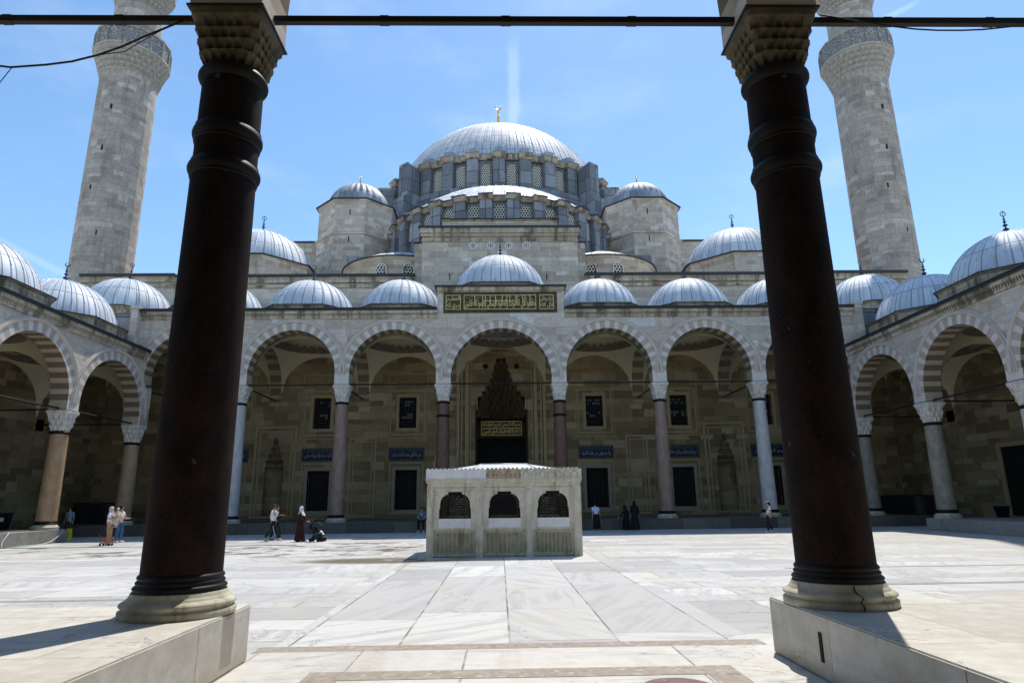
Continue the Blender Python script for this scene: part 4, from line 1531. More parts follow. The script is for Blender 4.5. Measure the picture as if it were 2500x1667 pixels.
mb.box(6.303, 6.85, 0.85, 6.0, 21.603, 21.7)
mb.box(-4.65, 4.65, -0.3, 3.0, 23.103, 23.18)
mb.build('flashing', M['leadflash'], MQ)
# four round star windows
for x in (-2.1, -0.72, 0.66, 2.03):
    circ = lambda cx, cz, r, n=20: [(cx + r * cos(2 * pi * k / n), cz + r * sin(2 * pi * k / n)) for k in range(n)]
    hs_ = []
    for k in range(6):
        a = pi / 6 + pi / 3 * k
        hs_.append(list(reversed(circ(x + 0.17 * cos(a), 20.9 + 0.17 * sin(a), 0.062, 8))))
    hs_.append(list(reversed(circ(x, 20.9, 0.075, 6))))
    mb = MB(TM)
    mb.prism(circ(x, 20.9, 0.30, 28), -0.26, -0.221, hs_)
    wdw = mb.build('round_window', M['fountain_white'], MQ)
    mb = MB(TM)
    mb.prism(circ(x, 20.9, 0.27, 20), -0.228, -0.2215)
    mb.build('pane', M['glass'], wdw)
    mb = MB(TM)
    mb.prism(circ(x, 20.97, 0.42, 28), -0.235, -0.221, [list(reversed(circ(x, 20.97, 0.38, 28)))])
    mb.build('surround', M['stone'], wdw)
# narrow slits
mb = MB(TM)
for x, z in ((-3.86, 18.35), (3.55, 18.3), (-9.5, 16.2), (8.1, 16.2)):
    y = -0.222 if abs(x) < 6 else 0.048
    mb.box(x - 0.035, x + 0.035, y - 0.004, y + 0.002, z - 0.28, z + 0.28)
mb.build('slit', M['dark'], MQ)
# body of the building
mb = MB()
mb.box(-29, 29, YB + 3.7, 104, 0.0, 13.45)
mb.box(-29, 29, YB + 1.002, 104, 13.452, 18.4)
mb.build('hall', M['stone'], MQ)
mb = MB()
mb.box(-21.6, 21.6, 61, 96, 18.402, 27.35)
mb.build('hall', M['stone'], MQ)
mb = MB()
mb.box(-21.75, 21.75, 60.85, 96, 27.352, 27.5)
mb.build('flashing', M['leadflash'], MQ)

# --- half dome over the entrance side
SC = (0.0, 60.0)
SR = 10.75
PT = radians(12.4)
mb = MB()
mb.lathe([(SR - 0.62, 18.41), (SR - 0.62, 26.5)], 96, SC[0], SC[1], pi, 2 * pi)
for k in range(-8, 8):
    rbox(mb, SC[0], SC[1], (k + 0.5) * PT, SR - 0.7, SR - 0.02, 0.52, 18.41, 26.42)
mb.build('half_dome_drum', M['clad'], MQ)
mb = MB()
jog_cornice(mb, 0, 60, SR - 0.45, SR + 0.02, PT, 0.62, -8, 7, [(0.0, 26.3), (0.14, 26.35), (0.10, 26.42), (0.24, 26.62), (0.24, 26.7), (-0.3, 26.72)])
mb.build('cornice', M['trim'], MQ)
mb = MB()
jog_cornice(mb, 0, 60, SR - 0.45, SR + 0.02, PT, 0.62, -8, 7, [(-0.3, 26.723), (0.3, 26.723), (0.3, 26.80), (-0.5, 26.95), (-1.0, 27.0)])
mb.build('flashing', M['leadflash'], MQ)
mb = MB()
h, a = 4.5, 10.35
rho = (a * a + h * h) / (2 * h)
dome_mesh(mb, 0, 60, 26.85 + h - rho, rho, 26.85, 40, 0.05, 0.045, 96, 1.0, pi - 0.3, 2 * pi + 0.3)
mb.build('half_dome', M['bigdome'], MQ)
W0 = None
for k in range(-6, 7):
    th = k * PT
    loc = (SC[0] + (SR - 0.48) * sin(th), SC[1] - (SR - 0.48) * cos(th), 24.3)
    if W0 is None: W0 = lattice_window(1.02, 1.85, 0.24, MQ, loc, th, framed=False)
    else: copy_part(W0, loc, th, MQ)

# --- main drum and dome
DC = (0.0, 76.5)
DR = 14.75
PD = radians(11.25)
mb = MB()
mb.lathe([(DR - 0.75, 30.0), (DR - 0.75, 37.6)], 128, DC[0], DC[1], pi - 0.3, 2 * pi + 0.3)
for k in range(-8, 8):
    rbox(mb, DC[0], DC[1], (k + 0.5) * PD - PD / 2, DR - 0.8, DR - 0.1, 0.62, 30.0, 37.45) if abs((k) * PD) < radians(36) else None
# lead skirts below the drum windows
mb.lathe([(DR - 0.74, 34.35), (DR + 0.15, 34.1), (DR + 0.2, 33.95), (DR + 0.2, 33.2), (DR + 1.1, 32.6), (DR + 1.1, 29.5)], 128, DC[0], DC[1], pi, 2 * pi)
mb.box(-12.2, 12.2, 61.6, 92, 27.51, 31.0)
mb.box(-11.2, 11.2, 60.6, 92, 27.51, 29.0)
mb.build('drum', M['clad'], MQ)
mb = MB()
jog_cornice(mb, 0, 76.5, DR - 0.5, DR - 0.02, PD, 0.75, -9, 7, [(0, 37.4), (0.16, 37.5), (0.12, 37.6), (0.3, 37.85), (0.3, 37.95), (-0.4, 37.97)])
mb.bm.verts.ensure_lookup_table()
rot = Matrix.Rotation(PD / 2, 3, 'Z')
bmesh.ops.rotate(mb.bm, cent=(0, 76.5, 0), matrix=rot, verts=mb.bm.verts[:])
mb.build('cornice', M['trim'], MQ)
mb = MB()
jog_cornice(mb, 0, 76.5, DR - 0.5, DR - 0.02, PD, 0.75, -9, 7, [(-0.4, 37.973), (0.36, 37.973), (0.36, 38.05), (-0.6, 38.3), (-1.2, 38.35)])
bmesh.ops.rotate(mb.bm, cent=(0, 76.5, 0), matrix=rot, verts=mb.bm.verts[:])
for k in range(-4, 5):
    rbox(mb, 0, 76.5, k * PD, DR - 1.6, DR - 0.15, 0.45, 38.2, 38.75, 39.1)
mb.build('flashing', M['roof'], MQ)
mb = MB()
dome_mesh(mb, 0, 76.5, 34.3, 14.1, 38.2, 92, 0.045, 0.042, 184)
DM = mb.build('dome', M['bigdome'], MQ)
mb = MB()
mb.tube([(0, 76.5, 48.2), (0, 76.5, 50.4)], 0.3, 12)
finial_mesh(mb, 0, 76.5, 50.3, 3.4, 'c', 2.2)
mb.build('finial', M['goldleaf'], DM)
W1 = None
for k in range(-4, 4):
    th = (k + 0.5) * PD
    if abs(th) > radians(36): continue
    loc = (DC[0] + (DR - 0.62) * sin(th), DC[1] - (DR - 0.62) * cos(th), 34.4)
    if W1 is None: W1 = lattice_window(1.06, 2.72, 0.24, MQ, loc, th, framed=False)
    else: copy_part(W1, loc, th, MQ)
# big lead-clad buttresses and flying walls
for s in (-1, 1):
    mb = MB()
    th = s * radians(40.0)
    rbox(mb, 0, 76.5, th, DR - 1.5, DR + 1.6, 0.72, 27.51, 37.9, 37.0)
    rbox(mb, 0, 76.5, th, DR + 1.601, DR + 2.2, 0.85, 27.51, 33.6, 34.0)
    rbox(mb, 0, 76.5, th, DR + 2.201, DR + 3.0, 1.0, 27.51, 31.0, 31.4)
    rbox(mb, 0, 76.5, th + s * radians(10), DR - 1.2, DR + 1.2, 0.9, 27.51, 36.0, 36.2)
    b = mb.build('buttress', M['clad'], MQ)
    mb = MB()
    rbox(mb, 0, 76.5, th, DR - 1.4, DR + 2.5, 1.4, 37.902, 38.0, 37.1) if False else None
    c_ = (DR - 0.9)
    # dark arched passage through the buttress foot
    t2 = s * radians(33.4)
    for z0, z1, hw in ((34.2, 36.1, 0.42), (36.1, 36.4, 0.34), (36.4, 36.6, 0.2)):
        rbox(mb, 0, 76.5, t2, DR - 0.9, DR - 0.55, hw, z0, z1)
    mb.build('passage', M['dark'], b)
    mb = MB()
    x0, x1 = sorted((s * 11.6, s * 15.6))
    mb.box(x0, x1, 65.0, 66.2, 27.51, 35.3)
    mb.box(*sorted((s * 11.5, s * 13.0)), 63.6, 66.0, 27.51, 32.4)
    mb.box(*sorted((s * 11.9, s * 17.0)), 64.2, 68.0, 27.51, 30.2)
    fb = mb.build('flying_wall', M['clad'], MQ)
    mb = MB()
    mb.prism([(s * 14.0 - 1.0, 32.2)] + [(s * 14.0 + 1.0, 32.2)] + [(s * 14.0 + cos(a_), 32.2 + 1.3 * sin(a_)) for a_ in [pi * k / 10 for k in range(1, 10)]], 64.985, 64.998)
    mb.build('passage', M['dark'], fb)
    mb = MB()
    mb.box(*sorted((s * 12.6, s * 13.9)), 68.5, 70, 36.0, 37.0)
    mb.box(*sorted((s * 12.5, s * 14.1)), 68.3, 70.2, 36.98, 37.25)
    mb.build('cornice', M['trim'], MQ)

# --- corner turrets
for s in (-1, 1):
    cx, cy, ap = s * 14.35, 60.5, 3.62
    R8 = ap / cos(pi / 8)
    o8 = lambda r, z: [(cx + r * cos(pi / 8 + pi / 4 * k), cy + r * sin(pi / 8 + pi / 4 * k), z) for k in range(8)]
    mb = MB()
    mb.quadstrip([o8(R8, 18.41), o8(R8, 26.45), o8(R8 + 0.16, 26.5), o8(R8 + 0.18, 26.66), o8(R8 - 0.05, 26.8), o8(R8 - 0.05, 29.85), o8(R8 + 0.12, 30.05), o8(R8 + 0.12, 30.12)], True, False)
    tu = mb.build('turret', M['stone'], MQ)
    mb = MB()
    mb.quadstrip([o8(R8 + 0.05, 30.122), o8(R8 + 0.3, 30.125), o8(R8 + 0.3, 30.2), o8(R8 - 0.6, 30.45), o8(R8 - 1.5, 30.5)], True, False)
    mb.build('flashing', M['leadflash'], tu)
    mb = MB()
    prof = [(3.15 * cos(t), 30.3 + 3.05 * sin(t)) for t in [pi / 2 * i / 20 for i in range(20)]] + [(0.03, 33.36)]
    mb.lathe(prof, 144, cx, cy, mod=lambda r, a_, k: r * (0.925 + 0.075 * abs(sin(14 * a_)) ** 0.6))
    mb.build('dome', M['fluted'], tu)
    mb = MB()
    finial_mesh(mb, cx, cy, 33.5, 1.0, 'c', 1.0)
    mb.build('finial', M['goldleaf'], tu)
    mb = MB()
    for z in (28.8, 26.0):
        mb.box(cx - 0.05, cx + 0.05, cy - ap - 0.008 - (0.0 if z < 27 else -0.045), cy - ap + 0.2, z - 0.3, z + 0.3)
    mb.build('slit', M['dark'], tu)

# --- small half domes (exedrae) beside the front block
for s in (-1, 1):
    cx, cy, R = s * 8.75, 55.2, 5.25
    mb = MB()
    mb.lathe([(R, 18.41), (R, 21.3), (R + 0.1, 21.36), (R + 0.12, 21.5)], 64, cx, cy, pi, 2 * pi)
    ex = mb.build('exedra', M['stone'], MQ)
    mb = MB()
    mb.lathe([(R + 0.05, 21.502), (R + 0.22, 21.504), (R + 0.22, 21.6), (R - 0.4, 21.75)], 64, cx, cy, pi, 2 * pi)
    mb.build('flashing', M['leadflash'], ex)
    mb = MB()
    h, a = 1.7, R - 0.3
    rho = (a * a + h * h) / (2 * h)
    dome_mesh(mb, cx, cy, 21.65 + h - rho, rho, 21.65, 18, 0.05, 0.04, 48, 1.0, pi, 2 * pi)
    mb.build('half_dome', M['bigdome'], ex)
    mb = MB()
    mb.box(cx - 5.2, cx + 5.2, 55.0, 61, 18.41, 23.5)
    mb.build('lead_wall', M['clad'], MQ)
    for th in (-0.62 * s, -0.22 * s, 0.2 * s):
        loc = (cx + (R + 0.12) * sin(th), cy - (R + 0.12) * cos(th), 19.35)
        if W0 is None: pass
        if s == -1 and th == 0.62: WE = lattice_window(0.80, 1.45, 0.27, MQ, loc, th)
        else: copy_part(WE, loc, th, MQ)
    # large corner dome on an eight-sided stone drum
    cx, cy, R = s * 21.4, 54.2, 4.85
    o8 = lambda r, z: [(cx + r * cos(pi / 8 + pi / 4 * k), cy + r * sin(pi / 8 + pi / 4 * k), z) for k in range(8)]
    mb = MB()
    mb.quadstrip([o8(5.2, 18.41), o8(5.2, 21.35), o8(5.32, 21.4), o8(5.32, 21.48)], True, False)
    sd = mb.build('side_drum', M['stone'], MQ)
    mb = MB()
    mb.quadstrip([o8(5.3, 21.482), o8(5.5, 21.485), o8(5.5, 21.56), o8(4.7, 21.7)], True, False)
    mb.build('flashing', M['leadflash'], sd)
    mb = MB()
    dome_mesh(mb, cx, cy, 20.55, R, 21.6, 36, 0.055, 0.04, 96)
    mb.build('dome', M['dome'], sd)
    mb = MB()
    finial_mesh(mb, cx, cy, 25.38, 1.75, 'o', 1.3)
    mb.build('finial', M['finial'], sd)

# inscription panel over the middle arch (part of the arcade)
TP = lambda u, d, z: (u, YF - 0.46 + d, z)
mb = MB(TP)
mb.box(-3.72, 3.66, -0.05, -0.003, 13.58, 15.0)
ip = mb.build('inscription_panel', M['panel_green'], FA)
mb = MB(TP)


def zx(px): return -3.79 + (px - 163) / (2185 - 163) * 7.45
def zz_(py): return 15.0 - (py - 115) / (490 - 115) * 1.42


for x0, x1 in ((222, 485), (540, 1815), (1875, 2130)):
    a, b = zx(x0), zx(x1)
    c0, c1 = zz_(430), zz_(172)
    for u0, u1, w0, w1 in ((a, b, c0, c0 + 0.035), (a, b, c1 - 0.035, c1), (a, a + 0.035, c0 + 0.036, c1 - 0.036), (b - 0.035, b, c0 + 0.036, c1 - 0.036)):
        mb.box(u0, u1, -0.075, -0.051, w0, w1)
add_script(mb, 'حافظوا على الصلوات والصلوة الوسطى وقوموا لله قانتين', zx(556), zx(1800), zz_(410), zz_(250), -0.07, grow=0.008)
add_script(mb, 'صدق الله', zx(240), zx(470), zz_(412), zz_(310), -0.07, grow=0.004)
add_script(mb, 'العظيم', zx(240), zx(470), zz_(305), zz_(195), -0.071, grow=0.004)
add_script(mb, 'قال الله', zx(1890), zx(2115), zz_(405), zz_(310), -0.07, grow=0.004)
add_script(mb, 'تبارك وتعالى', zx(1890), zx(2115), zz_(300), zz_(195), -0.071, grow=0.004)
# tall uprights and the long bar that tie the upper line together
for px_ in (735, 872, 925, 1005, 1097, 1218, 1300, 1352, 1460, 1480, 1580, 1622, 1712):
    mb.box(zx(px_) - 0.02, zx(px_) + 0.02, -0.073, -0.052, zz_(330), zz_(185))
mb.box(zx(900), zx(1440), -0.0735, -0.052, zz_(284), zz_(274))
for k in range(26):
    u = zx(590 + k * 46)
    z = zz_(random.uniform(195, 245))
    mb.prism([(u - 0.03, z - 0.012), (u + 0.04, z + 0.02), (u + 0.05, z + 0.045), (u - 0.03, z + 0.01)], -0.0725, -0.052)
mb.build('script', M['gold_script'], ip)
# ------------------------------------------------------------------ minarets
g = G('pierced_balustrade', 0.85, 0.2)
s_ = g.sep(g.uv())
vo = g.voro(g.comb(g.math('MULTIPLY', s_[0], 1.0), s_[1], 0.0), 4.2, 'DISTANCE_TO_EDGE')
c = g.mix(g.sstep(vo[0], 0.05, 0.10), (0.42, 0.40, 0.37), (0.19, 0.19, 0.19))
g.color(c)
g.bump(g.math('SUBTRACT', 1.0, g.sstep(vo[0], 0.05, 0.12)), 0.8, 0.05)
M['pierced'] = g.m
M['corbel'] = worn('mossy_corbel_stone', (0.36, 0.33, 0.285), (0.47, 0.44, 0.39), (0.15, 0.13, 0.09), 0.8)

for s, nm in ((-1, 'left'), (1, 'right')):
    mx, my = s * 32.2, 49.3
    t = thing('minaret', 'tall pale stone minaret on the %s, partly behind the foreground column' % nm, 'minaret', (mx, my, 0))
    seg = 16
    rot0 = pi / 16
    mb = MB()
    prof = [(2.6, 0), (2.6, 14.5), (2.23, 17.5)] + [(2.23 - 0.06 * k / 8, 17.5 + 20.4 * k / 8) for k in range(1, 9)]
    mb.lathe(prof, seg, mx, my, rot0, rot0 + 2 * pi, smooth=False)
    mb.build('shaft', M['minaret'], t)
    for lev, (z0, r0, r1, zt) in enumerate(((37.0, 2.17, 2.84, 39.3), (44.6, 1.9, 2.55, 46.6))):
        mb = MB()
        prof, per, tiers = [], 5, 5
        for k in range(tiers):
            for q in range(per):
                f = q / (per - 1)
                prof.append((r0 + (r1 - r0) * (k + 0.25 + 0.75 * f) / tiers, z0 + (zt - z0) * (k + f * 0.96 + 0.02) / tiers, k, f))
        def md(r, a, i, P=prof):
            k, f = P[i][2], P[i][3]
            return r - 0.36 * (1 - f ** 2) * abs(sin(16 * a + (pi / 2 if k % 2 else 0))) ** 0.8
        mb.lathe([(p[0], p[1]) for p in prof], 192, mx, my, mod=md, smooth=False)
        mb.lathe([(r1, zt + 0.001), (r1 + 0.14, zt + 0.02), (r1 + 0.14, zt + 0.2), (r1 - 0.1, zt + 0.24)], seg, mx, my, rot0, rot0 + 2 * pi, False)
        bal = mb.build('balcony', M['corbel'], t)
        mb = MB()
        mb.lathe([(r1 + 0.02, zt + 0.24), (r1 + 0.02, zt + 1.75)], seg, mx, my, rot0, rot0 + 2 * pi, False)
        for k in range(seg):
            a = rot0 + 2 * pi * k / seg
            for w0, w1, ro in ((0.24, 1.8, 0.09),):
                x, y = mx + (r1 + 0.02) * cos(a), my + (r1 + 0.02) * sin(a)
                mb.box(x - ro, x + ro, y - ro, y + ro, zt + w0, zt + w1)
        mb.build('balustrade', M['pierced'], bal)
        mb = MB()
        mb.lathe([(r1 - 0.06, zt + 1.752), (r1 + 0.12, zt + 1.76), (r1 + 0.12, zt + 1.9), (r1 - 0.06, zt + 1.92)], seg, mx, my, rot0, rot0 + 2 * pi, False)
        mb.build('rail', M['corbel'], bal)
        mb = MB()
        za, zb = (zt + 0.1, 44.7) if lev == 0 else (zt + 0.1, 66.0)
        ra = 1.93 if lev == 0 else 1.75
        mb.lathe([(ra, za), (ra - 0.05, zb)], seg, mx, my, rot0, rot0 + 2 * pi, smooth=False, cap1=True)
        mb.build('shaft', M['minaret'], t)
    mb = MB()
    mb.lathe([(2.0, 66.0), (1.9, 66.3), (0.05, 76.0)], 32, mx, my)
    sp = mb.build('spire', M['roof'], t)
    mb = MB()
    for a_, z in ((-pi / 2 + 0.1, 33.5), (-pi / 2 - 0.2, 26.2), (-pi / 2 + 0.25, 22.3), (-pi / 2, 29.7)):
        x, y = mx + 2.18 * cos(a_), my + 2.18 * sin(a_)
        mb.box(x - 0.06, x + 0.06, y - 0.03, y + 0.2, z, z + 0.42)
    mb.build('slit', M['dark'], t)

# ------------------------------------------------------------------ fountain
FW, FD = 2.56, 1.75
FY0 = 21.9
FO = thing('fountain', 'small square marble fountain house with iron lattice openings, in the middle of the court', 'fountain', (0, FY0 + FD, 0))
ES = [-2.56, -2.33, -0.93, -0.69, 0.71, 0.95, 2.30, 2.56]       # pilaster edges along the front
OUT = [(0.53, 1.22), (0.525, 1.53), (0.50, 1.55), (0.49, 1.76), (0.43, 1.89), (0.33, 1.98), (0.23, 2.0), (0.23, 2.08)]


def fountain_side(T, edges, mirror=False):
    mb = MB(T)
    for i in range(0, len(edges), 2):
        mb.box(edges[i], edges[i + 1], 0.0, 0.24, 0.0, 2.24)
        mb.box(edges[i] + 0.05, edges[i + 1] - 0.05, -0.02, -0.001, 0.12, 2.12)
    mb.build('pilaster', M['fountain'], FO)
    for i in range(1, len(edges) - 1, 2):
        a, b = edges[i] + 0.002, edges[i + 1] - 0.002
        m = (a + b) / 2
        mb = MB(T)
        ol = [(m + u, z) for u, z in OUT] + [(m - u, z) for u, z in reversed(OUT)]
        mb.prism([(a, 0.86), (b, 0.86), (b, 2.238), (a, 2.238)], 0.05, 0.17, [list(reversed(ol))])
        for x0, x1, z0, z1 in ((a, a + 0.06, 0.86, 2.2), (b - 0.06, b, 0.86, 2.2), (a + 0.06, b - 0.06, 2.14, 2.2)):
            mb.box(x0, x1, 0.03, 0.049, z0, z1)
        mb.build('upper_panel', M['fountain'], FO)
        mb = MB(T)
        mb.box(m - 0.53, m + 0.53, 0.02, 0.049, 0.92, 1.215)
        mb.box(m - 0.012, m + 0.012, 0.012, 0.019, 0.93, 1.2)
        mb.build('sill_slab', M['fountain_white'], FO)
        mb = MB(T)   # fluted lower panel
        n = 90
        fl = lambda u: 0.055 + 0.085 * abs(sin(pi * 9 * (u - a - 0.08) / (b - a - 0.16))) ** 1.2 if a + 0.08 < u < b - 0.08 else 0.05
        us_ = [a + (b - a) * k / n for k in range(n + 1)]
        mb.quadstrip([[(u, 0.05, 0.02) for u in us_], [(u, 0.05, 0.10) for u in us_], [(u, fl(u), 0.14) for u in us_], [(u, fl(u), 0.70) for u in us_], [(u, 0.05, 0.78) for u in us_], [(u, 0.05, 0.858) for u in us_]], False, False)
        mb.build('fluted_panel', M['fountain_green'], FO)
        mb = MB(T)   # iron lattice of six-sided meshes
        pit = 0.105
        row = 0
        z = 1.22
        while z < 2.1:
            u = m - 0.53 + (pit / 2 if row % 2 else 0)
            while u < m + 0.53:
                pts = [(u + pit / sqrt(3) * cos(pi / 6 + pi / 3 * k), z + pit / sqrt(3) * sin(pi / 6 + pi / 3 * k)) for k in range(6)]
                for k in range(3):
                    (x0, z0), (x1, z1) = pts[k], pts[k + 1]
                    dx, dz = x1 - x0, z1 - z0
                    L = hypot(dx, dz)
                    nx, nz = -dz / L * 0.012, dx / L * 0.012
                    V = [mb.v(x, y, zz) for y in (0.10, 0.13) for x, zz in ((x0 + nx, z0 + nz), (x1 + nx, z1 + nz), (x1 - nx, z1 - nz), (x0 - nx, z0 - nz))]
                    for f in ((0, 1, 2, 3), (7, 6, 5, 4), (1, 0, 4, 5), (3, 2, 6, 7)): mb.face([V[q] for q in f])
                u += pit
            row += 1
            z += pit * 0.866
        mb.prism([(m - 0.05, 1.9), (m + 0.05, 1.9), (m + 0.05, 2.08), (m - 0.05, 2.08)], 0.1, 0.12)
        mb.prism([(m - 0.53, 1.97), (m + 0.53, 1.97), (m + 0.53, 2.1), (m - 0.53, 2.1)], 0.135, 0.16)
        mb.prism([(m - 0.55, 1.2), (m - 0.47, 1.2), (m - 0.44, 1.85), (m - 0.30, 2.0), (m - 0.52, 2.0)], 0.135, 0.16)
        mb.prism([(m + 0.47, 1.2), (m + 0.55, 1.2), (m + 0.52, 2.0), (m + 0.30, 2.0), (m + 0.44, 1.85)], 0.135, 0.16)
        mb.build('iron_lattice', M['iron'], FO)


fountain_side(lambda u, d, z: (u, FY0 + d, z), ES)
fountain_side(lambda u, d, z: (-u, FY0 + 2 * FD - d, z), ES)
SE = [-FD + 0.26, -FD + 0.4, -0.12, 0.12, FD - 0.4, FD - 0.26]
fountain_side(lambda u, d, z: (FW - d, FY0 + FD + u, z), SE)
fountain_side(lambda u, d, z: (-FW + d, FY0 + FD - u, z), SE)
mb = MB()
mb.box(-FW + 0.01, FW - 0.01, FY0 + 0.01, FY0 + 2 * FD - 0.01, 2.241, 2.36)
mb.box(-FW - 0.03, FW + 0.03, FY0 - 0.03, FY0 + 2 * FD + 0.03, 2.361, 2.46)
mb.box(-FW - 0.06, FW + 0.06, FY0 - 0.06, FY0 + 2 * FD + 0.06, 2.461, 2.50)
mb.build('architrave', M['fountain'], FO)
YA, YB_ = FY0 - 0.04, FY0 + 2 * FD + 0.04
for x0, x1, mt, orn in ((-FW - 0.04, -0.60, 'fountain_white', 0), (-0.599, 0.57, 'fountain_brown', 1), (0.571, FW + 0.04, 'fountain', 2)):
    mb = MB()
    mb.box(x0, x1, YA, YA + 0.16, 2.501, 2.80)
    if orn == 0:
        for q in (-2.1, -1.6, -1.25): mb.box(q, q + 0.012, YA - 0.003, YA - 0.0005, 2.51, 2.79)
    elif orn == 1:
        for k in range(4):
            u = -0.45 + k * 0.30
            for sg in (-1, 1):
                mb.tube([(u + sg * 0.05, YA - 0.01, 2.55), (u + sg * 0.11, YA - 0.012, 2.60), (u + sg * 0.06, YA - 0.012, 2.67), (u + sg * 0.02, YA - 0.012, 2.73)], 0.016, 6)
    else:
        for k in range(7):
            u = 0.75 + k * 0.27
            mb.tube([(u - 0.08, YA - 0.006, 2.54), (u - 0.1, YA - 0.008, 2.64), (u, YA - 0.008, 2.74), (u + 0.1, YA - 0.008, 2.64), (u + 0.08, YA - 0.006, 2.54)], 0.014, 6)
    k = x0 + 0.06
    while k < x1 - 0.04:
        mb.prism([(k + 0.055 * cos(a_), 2.802 + 0.05 * sin(a_)) for a_ in [pi * q / 6 for q in range(7)]], YA + 0.01, YA + 0.1)
        k += 0.14
    mb.build('frieze', [M[mt]], FO)
mb = MB()
mb.box(-FW - 0.04, FW + 0.04, YB_ - 0.16, YB_, 2.501, 2.80)
mb.box(-FW - 0.04, -FW + 0.12, YA + 0.161, YB_ - 0.161, 2.501, 2.80)
mb.box(FW - 0.12, FW + 0.04, YA + 0.161, YB_ - 0.161, 2.501, 2.80)
mb.build('frieze', M['fountain'], FO)
mb = MB()
e = [(-FW + 0.1, YA + 0.15, 2.72), (FW - 0.1, YA + 0.15, 2.72), (FW - 0.1, YB_ - 0.15, 2.72), (-FW + 0.1, YB_ - 0.15, 2.72)]
rg = [(-0.82, FY0 + FD, 3.06), (0.82, FY0 + FD, 3.06)]
V = [mb.v(*p) for p in e + rg]
for f in ((0, 1, 5, 4), (1, 2, 5), (2, 3, 4, 5), (3, 0, 4)): mb.face([V[i] for i in f])
for u in (-0.82, 0.0, 0.82):
    mb.tube([(u * 1.6, YA + 0.2, 2.74), (u, FY0 + FD, 3.07)], 0.02, 6)
mb.tube([(-0.82, FY0 + FD, 3.07), (0.82, FY0 + FD, 3.07)], 0.02, 6)
mb.build('roof', plain('pale_lead_sheet', (0.55, 0.57, 0.60), 0.45, 0.5, 0.3), FO)
mb = MB()
mb.box(-2.2, 2.2, FY0 + 0.3, FY0 + 2 * FD - 0.3, 0.0, 0.9)
mb.build('basin', M['fountain_green'], FO)

# ------------------------------------------------------------------ cables and hoses
M['cable'] = plain('black_cable', (0.012, 0.012, 0.016), 0.6, 0.3)
M['hose_g'] = plain('green_hose', (0.10, 0.28, 0.22), 0.5, 0.4)
M['hose_p'] = plain('pale_green_hose', (0.50, 0.60, 0.50), 0.5, 0.4)
mb = MB()
mb.tube([(-4.40, 7.55, 8.25), (-4.55, 7.55, 8.17), (-4.92, 7.55, 7.98), (-5.2, 7.55, 7.82), (-5.52, 7.55, 7.68), (-5.85, 7.55, 7.58), (-6.18, 7.55, 7.53), (-6.64, 7.55, 7.49), (-7.6, 7.55, 7.62), (-9.2, 7.55, 8.3)], 0.014, 6)
mb.tube([(-4.45, 7.53, 8.22), (-4.61, 7.53, 8.12), (-4.95, 7.53, 7.88), (-5.15, 7.53, 7.72), (-5.35, 7.53, 7.69), (-5.5, 7.55, 7.68)], 0.006, 5)
mb.tube([(-6.62, 7.55, 7.49), (-6.72, 7.55, 7.3), (-6.84, 7.55, 7.05), (-6.80, 7.55, 6.9), (-6.72, 7.55, 6.76)], 0.006, 5)
tag(mb.build('cable', M['cable']), 'sagging black cable hung from the iron tie rod, left of the left foreground column', 'cable')
mb = MB()
mb.tube([(4.4, 7.55, 8.36), (5.02, 7.55, 8.24), (5.41, 7.55, 8.17), (5.73, 7.55, 8.125), (6.05, 7.55, 8.105), (6.4, 7.55, 8.105), (6.71, 7.55, 8.12), (7.36, 7.55, 8.2), (8.6, 7.55, 8.35), (9.6, 7.55, 8.4)], 0.011, 6)
tag(mb.build('cable', M['cable']), 'thin black cable drooping below the iron tie rod, right of the right foreground column', 'cable')
mb = MB()
mb.tube([(-24, 29.7, 0.012), (-21.9, 29.65, 0.012), (-19.3, 29.6, 0.012), (-15.6, 29.45, 0.012), (-12, 29.2, 0.012), (-9.0, 29.3, 0.012)], 0.018, 6)
tag(mb.build('garden_hose', M['hose_g']), 'dark green hose lying straight across the sunlit paving', 'hose')
mb = MB()
mb.tube([(-22.5, 33.9, 0.64), (-22.2, 33.95, 0.645), (-22.12, 33.9, 0.60), (-22.08, 33.6, 0.35), (-22.05, 33.0, 0.10), (-22.02, 32.4, 0.02), (-21.9, 31.5, 0.015), (-21.6, 29.9, 0.04)], 0.02, 6)
tag(mb.build('garden_hose', M['hose_p']), 'pale hose draped over the end of the sunlit step by the tan column', 'hose')
mb = MB()
mb.tube([(-22.6, 30.3, 0.64), (-22.2, 30.3, 0.645), (-22.12, 30.2, 0.58), (-22.08, 29.9, 0.3), (-22.05, 29.8, 0.1), (-21.9, 29.72, 0.03)], 0.02, 6)
tag(mb.build('garden_hose', M['hose_p']), 'pale hose hanging over the sunlit step at the left edge of the photo', 'hose')

# ------------------------------------------------------------------ small things
M['yellow'] = plain('yellow_plastic', (0.75, 0.62, 0.02), 0.4, 0.4)
M['black'] = plain('black_plastic', (0.012, 0.012, 0.013), 0.5, 0.3)
t = thing('floor_sign', 'yellow folding wet floor sign at the end of the left step', 'sign', (-22.9, 35.6, 0), 0.35)
mb = MB()
mb.prism([(-0.15, 0.03), (0.15, 0.03), (0.12, 0.62), (-0.12, 0.62)], -0.012, 0.012, [[(-0.045, 0.54), (-0.045, 0.575), (0.045, 0.575), (0.045, 0.54)]])
for v in mb.bm.verts: v.co.y += (v.co.z - 0.62) * 0.22
mb.build('front_board', M['yellow'], t, world=False)
mb = MB()
mb.prism([(-0.15, 0.03), (0.15, 0.03), (0.12, 0.62), (-0.12, 0.62)], -0.012, 0.012)
for v in mb.bm.verts: v.co.y -= (v.co.z - 0.62) * 0.22 - 0.027
mb.build('back_board', M['yellow'], t, world=False)
mb = MB()   # slipping-figure pictogram and text bars
